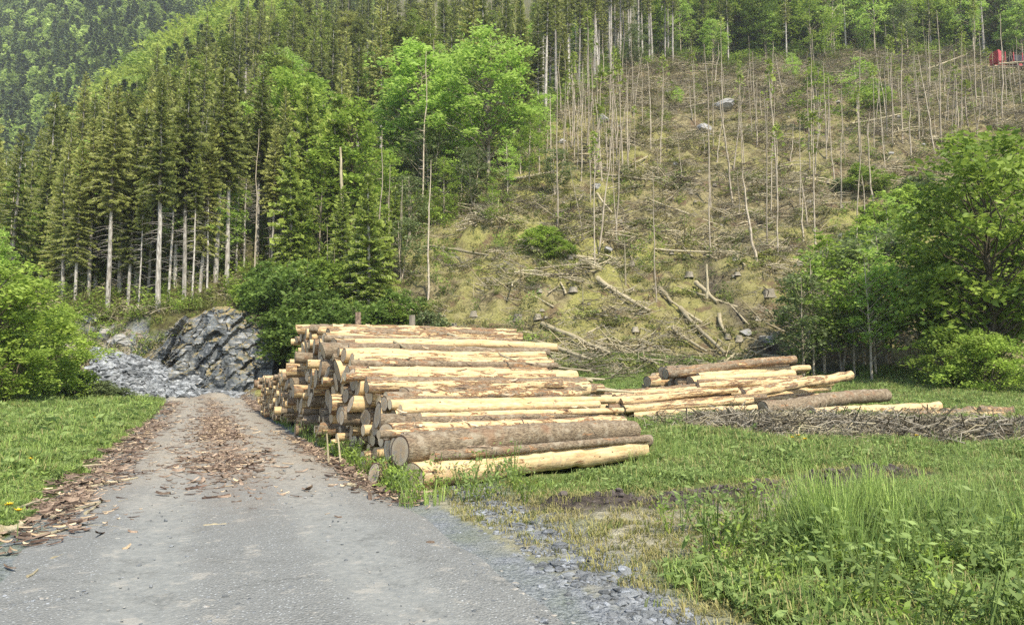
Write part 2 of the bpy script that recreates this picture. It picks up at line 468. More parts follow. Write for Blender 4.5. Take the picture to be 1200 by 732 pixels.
def road_mat():
    q = NT('grey_gravel_road')
    p = q.pos(); lat = q.attr('lat'); far = q.attr('far')
    fine = q.noise(70, p, 3, .6); mid = q.noise(14, p, 5, .65); big = q.noise(.9, p, 4, .6)
    vor = q.n('TexVoronoi', Scale=48.0); q.put(vor.inputs['Vector'], p)
    stone = q.n('SeparateColor', i0=vor.outputs['Color']).outputs[0]
    grav = q.mix(stone, (.115, .117, .105), (.335, .335, .305))
    grav = q.mix(q.ramp(stone, .88, .95), grav, (.50, .52, .51))
    grav = q.mix(q.math('SUBTRACT', 1.0, q.ramp(vor.outputs['Distance'], .1, .55)), (.185, .187, .172), grav)
    worn = q.mix(q.ramp(mid, .3, .7), (.17, .178, .165), (.265, .265, .235))
    worn = q.mix(q.ramp(fine, .62, .75), worn, (.40, .405, .39))
    # the two wheel tracks are packed smooth
    w = q.math('ABSOLUTE', q.math('SUBTRACT', q.math('ABSOLUTE', q.math('ADD', lat, q.math('MULTIPLY', q.math('SUBTRACT', big, .5), .5))), .88))
    tr = q.math('SUBTRACT', 1.0, q.ramp(w, .18, .52))
    c = q.mix(q.math('MULTIPLY', tr, q.math('ADD', .35, q.math('MULTIPLY', big, .7))), grav, worn)
    c = q.mix(q.math('MULTIPLY', q.ramp(q.noise(2.6, p, 5, .7), .52, .66), .55), c, q.mix(stone, (.085, .088, .08), (.20, .20, .18)))
    c = q.mix(q.math('MULTIPLY', q.ramp(q.noise(3.4, p, 4, .7), .56, .68), .5), c, (.36, .335, .28))
    tan = q.mix(q.ramp(mid, .35, .65), (.215, .18, .13), (.385, .335, .255))
    c = q.mix(q.math('MULTIPLY', far, q.math('ADD', .45, q.math('MULTIPLY', q.ramp(big, .35, .65), .4))), c, tan)
    c = q.mix(q.math('MULTIPLY', q.ramp(big, .5, .75), .3), c, (.23, .225, .20))
    cz = q.math('POWER', 2.718, q.math('MULTIPLY', q.math('POWER', q.math('MULTIPLY', lat, 2.1), 2.0), -1.0))
    ez = q.ramp(q.math('ABSOLUTE', lat), 1.45, 1.95)
    lit = q.math('MULTIPLY', q.math('MULTIPLY', q.math('ADD', cz, ez, True), far), q.ramp(q.noise(5, p, 5, .7), .36, .60))
    c = q.mix(q.math('MULTIPLY', lit, .8), c, q.mix(q.ramp(fine, .35, .65), (.075, .052, .036), (.25, .175, .115)))
    h = q.math('ADD', q.math('MULTIPLY', vor.outputs['Distance'], q.math('SUBTRACT', 1.0, q.math('MULTIPLY', tr, .8))), q.math('MULTIPLY', mid, .4))
    return q.finish(c, .85, .2, q.bump(h, .7, .02))
M['road'] = road_mat()

def plain(name, c1, c2, sc=8, rough=.8, spec=.2, var=.5):
    q = NT(name); a = q.noise(sc, q.oco(), 4)
    c = q.mix(q.ramp(a, .35, .65), c1, c2)
    k = q.math('ADD', q.math('MULTIPLY', q.rnd(), var), 1 - var / 2)
    c = q.mix(1.0, c, q.n('CombineXYZ', i0=k, i1=k, i2=k).outputs[0], 'MULTIPLY')
    return q.finish(c, rough, spec, q.bump(a, .4, .01))
M['litter'] = plain('bark_flakes', (.11, .078, .056), (.29, .215, .15), 14, .85, .15, 1.0)
M['litter_dark'] = plain('dark_bark_flakes', (.045, .03, .022), (.13, .085, .06), 14, .85, .15, .8)
M['chip'] = plain('pale_wood_chips', (.36, .26, .15), (.52, .42, .29), 14, .85, .15, .6)
M['red'] = plain('red_machine_paint', (.30, .03, .035), (.42, .06, .06), 3, .45, .4, .0)
M['black'] = plain('black_steel', (.02, .02, .022), (.05, .05, .05), 5, .5, .4, .0)
M['yellow'] = plain('dandelion_petals', (.75, .50, .02), (.85, .62, .03), 20, .7, .2, .0)
M['thin_end'] = leaf_mat('thin_log_sawn_ends', (.32, .24, .15), (.62, .50, .33), 0, .2)
M['mud'] = plain('wet_mud_clods', (.05, .042, .036), (.12, .10, .085), 12, .8, .2, .5)

# ------------------------------------------------------------------ ground sheet
def forest_edge(py):
    return np.interp(py, [0, 60, 100, 150, 200, 250, 300, 345, 380], [790, 745, 690, 640, 575, 520, 430, 360, 330])
def top_edge(px):
    return np.interp(px, [600, 690, 720, 800, 900, 1000, 1100, 1200], [130, 100, 82, 68, 62, 58, 54, 50])

def zones(x, y, z):
    px, py = proj(x, y, np.asarray(z))
    lat = lateral(x, y)
    steep = sstep(37.5, 41, y + (fbm(x * .3, y * .3, 31) - .5) * 4)
    inf = ((px < forest_edge(py)) | (py < top_edge(px))).astype(float) * sstep(48, 52, y)
    dry = np.exp(-(polydist(x, y, DRY) / 1.0) ** 2)
    dry = np.maximum(dry, .75 * sstep(2.1, 2.4, lat) * (1 - sstep(2.6, 3.6, lat)) * (y < 12))
    dry = np.clip(dry * (.5 + fbm(x * 1.5, y * 1.5, 12)), 0, 1)
    soil = np.exp(-(polydist(x, y, RUT) / .55) ** 4) * (fbm(x * 2, y * 2, 21) > .22)
    soil = np.maximum(soil, np.exp(-(polydist(x, y, BANK) / 1.2) ** 2) * .9)
    soil = np.maximum(soil, np.exp(-(polydist(x, y, TRACK) / 1.0) ** 2) * .8)
    gl = 2.55 + .12 * (y - 5) + .3 * (vnoise(x * .4, y * .4, 44) - .5)
    gravel = np.exp(-((lat - gl) / .32) ** 2) * (y < 13) + (np.abs(lat) < 2.3) * .8
    gravel = np.clip(gravel * (.4 + 1.1 * fbm(x * 2.5, y * 2.5, 23)), 0, 1)
    moss = .78 * np.clip(1.1 * np.exp(-((x - 5) / 12) ** 2 - ((y - 50) / 11) ** 2) + .9 * sstep(.48, .66, fbm(x * .07, y * .07, 34)) + .08, 0, 1)
    return steep, inf, dry, soil, gravel, moss

def build_ground():
    tc = np.concatenate([np.linspace(-1.9, -.78, 40), np.linspace(-.77, .77, 400), np.linspace(.78, 1.9, 40)])
    ys = [-9.5]
    while ys[-1] < 760:
        ys.append(ys[-1] + max(.09, .0125 * (ys[-1] + 2)))
    ys = np.array(ys)
    X = tc[None, :] * (ys[:, None] + 10); Y = np.repeat(ys[:, None], len(tc), 1)
    Z = H(X.ravel(), Y.ravel())
    V = np.stack([X.ravel(), Y.ravel(), Z], 1)
    n = len(tc); i = np.arange(len(ys) - 1)[:, None] * n; j = np.arange(n - 1)[None, :]
    fc = np.stack([i + j, i + j + 1, i + n + j + 1, i + n + j], -1).reshape(-1, 4)
    b = MB(); b.add(V, fc)
    me = b.mesh('ground', [M['ground']], True)
    for nm, arr in zip(('clear', 'forest', 'dry', 'soil', 'gravel', 'moss'), zones(V[:, 0], V[:, 1], V[:, 2])):
        a = me.attributes.new(nm, 'FLOAT', 'POINT'); a.data.foreach_set('value', np.asarray(arr, np.float32))
    tag(obj('ground', me), 'field and steep felled hillside running up to the wooded ridge', kind='structure')

def build_road():
    ls = np.linspace(-1, 1, 25); P = ROAD; D = _rd; k = len(P)
    sl = np.arange(k) * .5
    wl = 1.98 + .3 * (fbm(sl * .35, sl * 0, 71) - .5); wr = 1.98 + .3 * (fbm(sl * .35, sl * 0 + 9, 72) - .5)
    lat = np.where(ls[None, :] < 0, ls[None, :] * wl[:, None], ls[None, :] * wr[:, None])
    X = P[:, 0:1] + D[:, 1:2] * lat; Y = P[:, 1:2] - D[:, 0:1] * lat
    Z = H(X.ravel(), Y.ravel()).reshape(X.shape) + .055 * (1 - np.abs(ls[None, :]) ** 6) - .012
    Z -= .02 * np.exp(-((np.abs(lat) - .88) / .25) ** 2)
    Z += (fbm(X.ravel() * 1.6, Y.ravel() * 1.6, 55).reshape(X.shape) - .5) * .035
    V = np.stack([X.ravel(), Y.ravel(), Z.ravel()], 1)
    n = len(ls); i = np.arange(k - 1)[:, None] * n; j = np.arange(n - 1)[None, :]
    b = MB(); b.add(V, np.stack([i + j, i + j + 1, i + n + j + 1, i + n + j], -1).reshape(-1, 4))
    me = b.mesh('road', [M['road']], True)
    a = me.attributes.new('lat', 'FLOAT', 'POINT'); a.data.foreach_set('value', lat.ravel().astype(np.float32))
    a = me.attributes.new('far', 'FLOAT', 'POINT'); a.data.foreach_set('value', sstep(7, 15, Y.ravel()).astype(np.float32))
    tag(obj('road', me), 'grey gravel road with two wheel tracks bending left at its end', kind='structure')

build_ground()
build_road()

# ------------------------------------------------------------------ rock outcrop beside the road end
def build_outcrop():
    rg = np.random.default_rng(5)
    nu, nv = 260, 150
    u = np.linspace(0, 1, nu)[:, None] * np.ones((1, nv)); v = np.linspace(0, 1, nv)[None, :] * np.ones((nu, 1))
    top = np.interp(u, [0, .12, .3, .48, .62, .72, .85, .95, 1], [2.6, 3.3, 4.6, 5.7, 6.2, 6.1, 5.8, 5.2, 4.2])
    lean = np.interp(u, [0, .25, .45, .65, 1], [5.0, 4.4, 2.6, 1.7, 1.5])
    y0 = np.interp(u, [0, .3, .5, .75, 1], [49.2, 49.0, 48.6, 47.8, 47.2])
    X = -29.2 + 13.8 * u; Y = y0 + lean * v ** 1.15; Z = .1 + top * v
    a, b = u * 12.9, v * 6.2
    th = math.radians(50); ca, sa = math.cos(th), math.sin(th)
    p1, q1 = (a * ca + b * sa) / 2.6, (-a * sa + b * ca)
    def cells(p, q, n, amp, tilt, seed):
        r2 = np.random.default_rng(seed)
        P = np.stack([r2.uniform(p.min(), p.max(), n), r2.uniform(q.min(), q.max(), n)], 1)
        off = r2.uniform(-1, 1, n) * amp; t1 = r2.normal(0, tilt, n); t2 = r2.normal(0, tilt, n)
        d = (p.ravel()[:, None] - P[:, 0]) ** 2 + (q.ravel()[:, None] - P[:, 1]) ** 2
        k = d.argmin(1)
        return (off[k] + t1[k] * (p.ravel() - P[k, 0]) + t2[k] * (q.ravel() - P[k, 1])).reshape(p.shape)
    wob = (fbm(a * 1.3, b * 1.3, 91) - .5) * 1.1; wob2 = (fbm(a * 1.3, b * 1.3, 95) - .5) * 1.1
    d = cells(p1 + wob * .5, q1 + wob2 * .5, 30, .55, .42, 1) + cells(p1 + wob * .6, q1 + wob2 * .6, 130, .20, .30, 2) + cells(p1 * 2.2 + wob, q1 + wob2, 620, .05, .22, 3)
    d += (fbm(a * 3, b * 3, 92) - .5) * .10
    d += .9 * np.exp(-((u - .50) / .07) ** 2) * (1 - v) - .8 * np.exp(-((u - .60) / .05) ** 2) * (1 - v * .7) + .6 * np.exp(-((u - .9) / .09) ** 2) * (1 - v)
    fade = np.minimum(1, np.minimum(u, 1 - u) * 14)
    Y = Y - d * np.maximum(.25, fade); Z = Z + d * .18 * v; X = X + d * .12
    # the rim runs back into the hill
    X2 = X[:, -1:]; Y2 = Y[:, -1:]
    ex = [(X, Y, Z)]
    for dy, dz in ((.5, .25), (1.2, .15), (2.2, -.6)):
        ex.append((X2, Y2 + dy, Z[:, -1:] + dz + .2 * (fbm(X2 * 2, Y2 + dy, 93) - .5)))
    X = np.hstack([e[0] for e in ex]); Y = np.hstack([e[1] for e in ex]); Z = np.hstack([e[2] for e in ex])
    nv = X.shape[1]
    Yb = Y.copy(); Yb[0] += 3; Yb[-1] += 3; Y = Yb
    i = np.arange(nu - 1)[:, None] * nv; j = np.arange(nv - 1)[None, :]
    b_ = MB(); b_.add(np.stack([X.ravel(), Y.ravel(), Z.ravel()], 1), np.stack([i + j, i + nv + j, i + nv + j + 1, i + j + 1], -1).reshape(-1, 4))
    tag(obj('rock_outcrop', b_.mesh('rock_outcrop', [M['rock']])), 'blue-grey fractured rock face beside the end of the gravel road', 'rock')
build_outcrop()

def stone_mesh(name, mat, seed, flat=.6, cuts=9):
    """an angular stone: a ball cut by random planes"""
    r = np.random.default_rng(seed)
    nlat, nlon = 7, 10
    vs = [(0, 0, -1)]
    for i in range(1, nlat):
        for j in range(nlon):
            t, f = math.pi * i / nlat, 2 * math.pi * (j + .5 * (i % 2)) / nlon
            vs.append((math.sin(t) * math.cos(f), math.sin(t) * math.sin(f), -math.cos(t)))
    vs.append((0, 0, 1)); V = np.array(vs)
    for k in range(cuts):
        n = r.normal(size=3); n /= np.linalg.norm(n); h = r.uniform(.35, .8)
        dd = V @ n - h
        V = V - np.maximum(dd, 0)[:, None] * n
    V[:, 0] *= r.uniform(.8, 1.3); V[:, 2] *= flat
    tri = []; quad = []
    for j in range(nlon):
        tri.append((0, 1 + (j + 1) % nlon, 1 + j))
        b0 = 1 + (nlat - 2) * nlon
        tri.append((b0 + j, b0 + (j + 1) % nlon, len(V) - 1))
    for i in range(nlat - 2):
        for j in range(nlon):
            a0 = 1 + i * nlon
            quad.append((a0 + j, a0 + (j + 1) % nlon, a0 + nlon + (j + 1) % nlon, a0 + nlon + j))
    b = MB(); b.add(V, tri); b.f.append(np.array(quad)); b.v.append(np.zeros((0, 3))); b.m.append(np.zeros(len(quad), int)); b.t.append(np.full(len(quad), .5))
    return b.mesh(name, [mat])

def put_stone(name, me, p, s, label, group=None, cat='rock', sink=.25, rz=None):
    o = obj(name, me); o.location = (p[0], p[1], p[2] + s * (.5 - sink)); o.scale = (s, s, s)
    o.rotation_euler = (random.uniform(-.3, .3), random.uniform(-.3, .3), random.uniform(0, 6.28))
    return tag(o, label, cat, group)

boulders = [stone_mesh('boulder', M['boulder'], 40 + k, .65) for k in range(4)]
for i, (px, py, w, lab) in enumerate([
    (872, 392, 15, 'pale boulder lying in bare soil at the foot of the felled slope'),
    (897, 401, 16, 'low grey slab at the end of the soil track'),
    (847, 128, 26, 'large pale boulder high up near the upper wood'),
    (823, 156, 20, 'pale cracked boulder below the large one high on the slope'),
    (708, 143, 17, 'grey boulder on the upper left of the felled slope'),
    (700, 222, 12, 'grey stone beside a long fallen trunk'),
    (657, 168, 12, 'grey stone at the wood edge left of the poles'),
    (927, 331, 14, 'flat grey stone by the big pale stump'),
    (1000, 392, 18, 'grey stone under the leafy trees at the slope foot')]):
    p = at(px, py); put_stone('boulder', boulders[i % 4], p, w / F * p[1] * .62, lab)
for i in range(34):
    px, py = random.uniform(650, 1150), random.uniform(110, 330)
    p = at(px, py)
    put_stone('boulder', boulders[i % 4], p, random.uniform(.18, .42), 'small pale stone lying among slash on the felled slope', 'small stones on the felled slope')
for i in range(10):   # pale blocks above the scree, left of the outcrop
    px, py = random.uniform(92, 150), random.uniform(375, 440)
    p = at(px, py); put_stone('boulder', boulders[i % 4], p, random.uniform(.4, .85), 'pale grey block behind the leafy trees left of the outcrop', 'pale blocks left of the outcrop')

# ------------------------------------------------------------------ trees
UP = np.array([0, 0, 1.0])
def spruce(seed, h, bare, w, trunk_r, dens=1.0, twigs=True, fresh=False, tipc=None):
    r = np.random.default_rng(seed)
    t = MB(); c = MB()
    zz = np.linspace(0, h, 12)
    bend = np.cumsum(r.normal(0, .02, (12, 2)), 0)
    P = np.column_stack([bend[:, 0], bend[:, 1], zz]); P[0, 2] = -.6
    t.tube(P, trunk_r * (1 - zz / h) ** .8 + .012, 8)
    def tp(z):
        return np.array([np.interp(z, zz, bend[:, 0]), np.interp(z, zz, bend[:, 1]), z])
    if twigs:                                   # dead stubs on the bare lower trunk
        for k in range(int(bare * 7)):
            z = r.uniform(.10 * h, bare + .12 * h); a = r.uniform(0, 6.28); L = r.uniform(.5, 1.7)
            b0 = tp(z); d = np.array([math.cos(a), math.sin(a), r.uniform(-.35, .05)])
            t.tube([b0, b0 + d * L * .5, b0 + d * L + [0, 0, -.1 * L]], [.022, .014, .006], 3)
    z = bare
    C, U, Vv, T = [], [], [], []
    while z < h - .25:
        f = (z - bare) / (h - bare)
        Lm = w * (1 - f) ** .75 * (.55 + .45 * min(1, f * 4)) + .12
        nb = max(4, int((8 - 3 * f) * dens))
        a0 = r.uniform(0, 6.28)
        for k in range(nb):
            if r.random() < .10: continue
            a = a0 + k * 6.283 / nb + r.normal(0, .25); L = Lm * r.uniform(.55, 1.12)
            d = np.array([math.cos(a), math.sin(a), 0]); side = np.array([-d[1], d[0], 0])
            rise = .05 + .55 * f; droop = (.55 - .35 * f) * r.uniform(.7, 1.3)
            b0 = tp(z + r.uniform(-.15, .15)); m = max(4, int(L * 7.5))
            s = np.linspace(.12, 1, m)[:, None]
            ax = b0 + d * s * L + UP * (rise * s * L - droop * s * s * L + .16 * s ** 4 * L)
            if L > .8: t.tube([b0, ax[m // 2], ax[-1]], [.03 * (1 - f) + .008, .015, .005], 3)
            for sd in (-1, 1):
                wl = (.17 + .30 * L * .35) * (1.05 - s * .75) * r.uniform(.7, 1.2, (m, 1))
                dirv = d * .55 + side * sd * .8 + UP * (-.38 + r.normal(0, .22, (m, 1)))
                dirv = dirv / np.linalg.norm(dirv, axis=1)[:, None]
                uu = dirv * wl
                nn = np.cross(uu, UP + r.normal(0, .5, (m, 3))); nn /= np.linalg.norm(nn, axis=1)[:, None]
                C.append(ax + uu * .85); U.append(uu); Vv.append(nn * wl * .30)
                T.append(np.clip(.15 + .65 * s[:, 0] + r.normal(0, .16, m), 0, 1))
            C.append(ax + UP * -.06); ua = d * L / m * .95 * np.ones((m, 1)) + UP * r.normal(0, .06, (m, 1)); U.append(ua)
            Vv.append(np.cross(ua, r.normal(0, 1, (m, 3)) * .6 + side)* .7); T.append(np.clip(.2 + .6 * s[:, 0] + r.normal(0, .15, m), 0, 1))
        z += (.27 + .16 * (1 - f)) * r.uniform(.8, 1.25) / max(dens, .6) * (h / 18) ** .3
    c.rhombs(np.vstack(C), np.vstack(U), np.vstack(Vv), 0, np.concatenate(T))
    tipn = 10
    zt = np.linspace(h - .7, h, tipn)
    cc = np.array([tp(q) for q in zt]); uu = np.tile(UP * .14, (tipn, 1)) + r.normal(0, .05, (tipn, 3))
    c.rhombs(cc, uu, np.cross(uu, r.normal(0, 1, (tipn, 3))) * .35, 0, .6)
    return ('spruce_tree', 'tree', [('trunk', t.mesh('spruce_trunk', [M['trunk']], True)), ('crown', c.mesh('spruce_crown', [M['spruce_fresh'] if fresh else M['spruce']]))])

def broadleaf(seed, name, h, base, rx, ncl, per, leaf, mat, bark, trunk_r, crad=.7, stems=1, shell=.55, lean=.0, flat=.45, rise=.0):
    r = np.random.default_rng(seed)
    t = MB(); c = MB()
    cz, rz = (h + base) / 2, (h - base) / 2
    cen = []
    tries = 0
    while len(cen) < ncl and tries < ncl * 40:
        tries += 1
        v = r.normal(size=3); v /= np.linalg.norm(v); q = v * (shell + (1 - shell) * r.random()) ** .8
        wz = 1.0 - .35 * max(0, q[2]) if rise == 0 else 1.0 - rise * max(0, q[2])
        p = np.array([q[0] * rx * wz, q[1] * rx * wz, cz + q[2] * rz])
        p[:2] += (vnoise(v[0] * 2 + seed, v[1] * 2 + v[2] * 2, 3) - .5) * rx * .9
        if all(np.linalg.norm(p - e) > crad * .62 for e in cen): cen.append(p)
    stem_dirs = [np.array([r.normal(0, .12), r.normal(0, .12)]) if stems == 1 else np.array([math.cos(k * 6.28 / stems + .6), math.sin(k * 6.28 / stems + .6)]) * rx * .35 for k in range(stems)]
    spine = []
    for sd in stem_dirs:
        zz = np.linspace(0, h * .9, 9); f = zz / (h * .9)
        P = np.column_stack([sd[0] * f ** .8 + .25 * np.sin(f * 3 + seed) * .5 * lean, sd[1] * f ** .8, zz]); P[0, 2] = -.4
        P[1:, :2] += np.cumsum(r.normal(0, .035, (8, 2)), 0)
        rr = trunk_r / stems ** .5
        t.tube(P, rr * (1 - f) ** .7 + .012, 7); spine.append(P)
    for p in cen:
        P = spine[np.argmin([np.linalg.norm(S[:, :2] - p[:2], axis=1).min() for S in spine])]
        zb = max(base * .55, p[2] - (.45 + .5 * r.random()) * np.linalg.norm(p[:2] - P[4, :2]) - .2)
        b0 = np.array([np.interp(zb, P[:, 2], P[:, 0]), np.interp(zb, P[:, 2], P[:, 1]), zb])
        L = np.linalg.norm(p - b0); mid = (b0 + p) / 2 + r.normal(0, .07 * L, 3) + UP * .05 * L
        t.tube([b0, mid, p], [trunk_r * .28 * min(1, L / 2) + .006, trunk_r * .14 + .005, .004], 4)
        n = int(per * r.uniform(.6, 1.3)); cr = crad * r.uniform(.7, 1.25)
        g = r.normal(0, .5, (n, 3)) * cr; g[:, 2] *= flat
        g[:, 2] -= .25 * (g[:, 0] ** 2 + g[:, 1] ** 2) / cr
        a = r.uniform(0, 6.283, n); s = leaf * r.uniform(.6, 1.25, n)[:, None]
        u = np.stack([np.cos(a), np.sin(a), r.normal(-.15, .35, n)], 1)
        nn = r.normal(0, .55, (n, 3)) + UP
        w = np.cross(nn, u); w /= np.linalg.norm(w, axis=1)[:, None]
        c.rhombs(p + g, u * s, w * s * .58, 0, np.clip(r.uniform(.2, .9) + r.normal(0, .22, n), 0, 1))
    return (name, 'tree', [('trunk', t.mesh(name + '_trunk', [bark], True)), ('crown', c.mesh(name + '_crown', [mat]))])

def pole(seed, h, rad, stubs=22, tuft=0, bow=.045, mat='pole_wood'):
    r = np.random.default_rng(seed); t = MB()
    zz = np.linspace(0, h, 10); P = np.column_stack([np.cumsum(r.normal(0, bow * h / 10, 10)), np.cumsum(r.normal(0, bow * h / 10, 10)), zz]); P[0, 2] = -.7
    t.tube(P, rad * (1 - zz / h * .72), 6, cap=True)
    for k in range(stubs):
        z = r.uniform(.25, .98) * h; a = r.uniform(0, 6.28); L = r.uniform(.12, .75)
        b0 = np.array([np.interp(z, zz, P[:, 0]), np.interp(z, zz, P[:, 1]), z])
        d = np.array([math.cos(a), math.sin(a), r.uniform(-.3, .35)])
        t.tube([b0, b0 + d * L], [.02, .006], 3)
    parts = [('trunk', t.mesh('bare_pole_trunk', [M[mat]], True))]
    if tuft:
        c = MB(); n = tuft
        z = h - np.abs(r.normal(0, h * .13, n)); a = r.uniform(0, 6.28, n); L = r.uniform(.1, .95, n) * np.clip((h - z) * .35 + .25, 0, 1.1)
        b0 = np.stack([np.interp(z, zz, P[:, 0]) + np.cos(a) * L, np.interp(z, zz, P[:, 1]) + np.sin(a) * L, z - L * .15], 1)
        u = np.stack([np.cos(a), np.sin(a), r.normal(-.2, .3, n)], 1) * r.uniform(.10, .24, n)[:, None]
        w = np.cross(u, r.normal(0, 1, (n, 3))); w *= .4
        c.rhombs(b0, u, w, 0, r.uniform(.2, 1, n)); parts.append(('crown', c.mesh('thin_crown', [M['spruce_fresh']])))
    return ('bare_tree', 'tree', parts)

SP_FRONT = [spruce(100 + k, hh, bb, ww, tr, 1.05) for k, (hh, bb, ww, tr) in enumerate([(20, 8.6, 2.5, .20), (18.5, 7.8, 2.3, .17), (21, 9.8, 2.4, .24), (16, 7.6, 1.8, .12), (19, 4.6, 2.6, .18), (17.5, 10.5, 1.6, .11)])]
SP_LOW = [spruce(120 + k, hh, 1.4, ww, .2, 1.1, False) for k, (hh, ww) in enumerate([(16, 2.7), (13, 2.3)])]
SP_HILL = [spruce(140 + k, hh, bb, ww, .2, .85) for k, (hh, bb, ww) in enumerate([(18, 3.5, 2.4), (16, 4.5, 2.1), (20, 5.0, 2.6)])]
SP_TALL = [spruce(160 + k, hh, bb, ww, .21, .8, True) for k, (hh, bb, ww) in enumerate([(22, 12.5, 1.8), (20, 11, 1.6)])]
SP_YOUNG = [spruce(180, 9, .4, 1.7, .11, 1.1, False, True), spruce(181, 6.5, .3, 1.4, .09, 1.1, False, True)]
BIRCH = [broadleaf(200, 'birch_tree', 14, 3.0, 3.7, 150, 62, .165, M['birch_leaf'], M['pole_wood'], .15, .8, 1, .35),
         broadleaf(201, 'birch_tree', 13, 2.6, 3.1, 120, 62, .165, M['birch_leaf'], M['pole_wood'], .13, .75, 1, .35)]
PINE = [broadleaf(205, 'pine_tree', 16, 5.0, 2.3, 95, 62, .17, M['spruce'], M['trunk'], .17, .75, 1, .4), broadleaf(206, 'pine_tree', 15, 3.0, 1.9, 95, 55, .17, M['spruce_fresh'], M['trunk'], .15, .75, 1, .4)]
LEAFY = [broadleaf(210, 'leafy_tree', 10, 1.6, 3.2, 105, 85, .15, M['leaf'], M['dark_bark'], .14, .85),
         broadleaf(211, 'leafy_tree', 12, 2.5, 2.7, 95, 75, .16, M['leaf'], M['dark_bark'], .13, .8)]
NEAR_LEAFY = [broadleaf(220, 'leafy_tree', 7.5, .3, 3.0, 115, 125, .11, M['near_leaf'], M['dark_bark'], .12, .66, 3, .35),
              broadleaf(221, 'leafy_tree', 5.0, .1, 2.1, 72, 115, .10, M['near_leaf'], M['dark_bark'], .08, .54, 3, .35)]
DARKLEAF = [broadleaf(230, 'leafy_tree', 11, .8, 3.3, 125, 90, .13, M['dark_leaf'], M['dark_bark'], .15, .8),
            broadleaf(231, 'leafy_tree', 10, 1.6, 3.2, 90, 80, .19, M['leaf'], M['dark_bark'], .14, .95)]
BIGBUSH = [broadleaf(245, 'bush', 4.2, .0, 3.0, 110, 150, .085, M['leaf'], M['dark_bark'], .06, .6, 4)]
BUSH = [broadleaf(240, 'bush', 3.0, .0, 1.9, 60, 130, .095, M['dark_leaf'], M['dark_bark'], .05, .5, 4),
        broadleaf(241, 'bush', 2.2, .0, 1.5, 45, 120, .085, M['leaf'], M['dark_bark'], .04, .45, 4),
        broadleaf(242, 'bush', 1.9, .0, 1.0, 34, 110, .08, M['grey_leaf'], M['dark_bark'], .035, .4, 3)]
SPARSE = [broadleaf(250, 'slender_tree', 9.5, 2.2, 1.5, 46, 42, .12, M['birch_leaf'], M['pole_wood'], .07, .6),
          broadleaf(251, 'slender_tree', 8.0, 1.4, 1.4, 40, 40, .12, M['leaf'], M['pole_wood'], .06, .6),
          broadleaf(252, 'slender_tree', 7.0, 1.0, 1.5, 46, 60, .11, M['grey_leaf'], M['pole_wood'], .06, .6, 2)]
POLES = [pole(260, 13, .105, 16), pole(261, 14, .085, 22), pole(262, 12, .10, 10), pole(263, 13.5, .075, 20, 90), pole(264, 14, .09, 16, 150), pole(265, 11, .07, 10)]
SNAG = [pole(270, 6, .16, 10, 0, .02, 'dead'), pole(271, 4, .12, 5, 0, .02, 'dead')]

def height_px(px, py_base, py_top):
    """ground place of a tree and its height, from where it stands and how high it reaches"""
    p = at(px, py_base); d = ray(px, py_top); d = d / d[1]
    return p, CAMZ + d[2] * p[1] - p[2]

def stand(protos, i, px, pyb, pyt, label, group=None, hscale=1.0, wide=1.0, tilt=None, rz=None, name=None):
    p, h = height_px(px, pyb, pyt)
    pr = protos[i % len(protos)]
    h0 = PH[id(pr)]
    s = h / h0
    tl = tilt if tilt is not None else (random.gauss(0, .015), random.gauss(0, .015))
    return plant(pr, (p[0], p[1], p[2] - .1), label, group, rz, (s * wide, s * wide, s * hscale), tl, name)
PH = {}
for L_ in (SP_FRONT, SP_LOW, SP_HILL, SP_TALL, SP_YOUNG, BIRCH, PINE, LEAFY, NEAR_LEAFY, DARKLEAF, BUSH, BIGBUSH, SPARSE, POLES, SNAG):
    for pr in L_:
        zmax = 0
        for pn, me in pr[2]:
            a = np.empty(len(me.vertices) * 3); me.vertices.foreach_get('co', a); zmax = max(zmax, a[2::3].max())
        PH[id(pr)] = zmax

# the row of tall spruces above the outcrop, bare trunks in the light
FRONT = [(126, 362, 92, 0), (150, 358, 150, 4), (162, 361, 205, 5), (185, 362, 88, 2), (197, 350, 130, 5), (215, 352, 78, 1),
         (234, 343, 135, 4), (243, 338, 150, 5), (266, 335, 85, 2), (277, 322, 120, 5), (286, 318, 130, 5), (88, 352, 160, 4), (104, 346, 135, 0), (318, 318, 145, 1), (333, 312, 140, 5), (174, 345, 125, 3), (252, 328, 65, 2), (205, 338, 110, 4), (300, 312, 75, 0), (140, 342, 128, 2), (225, 350, 170, 5)]
FL = {0: 'tall spruce with pale bare trunk above the loose slate', 3: 'spruce with the thick pale trunk standing straight above the outcrop'}
for i, (px, pb, ptp, k) in enumerate(FRONT):
    stand(SP_FRONT, k, px, pb, ptp, FL.get(i, 'tall bare-trunked spruce in the row above the outcrop, ' + ('left' if px < 205 else 'right') + ' half'), None if i in FL else 'spruces in the row above the outcrop, ' + ('left' if px < 205 else 'right') + ' half', wide=1.0)
for i, (px, pb, ptp) in enumerate([(70, 340, 165), (48, 335, 190), (112, 338, 128), (160, 335, 120)]):
    stand(SP_LOW, i, px, pb, ptp, 'dark spruce with branches to the ground left of the bare trunks', 'branchy spruces left of the bare trunks')

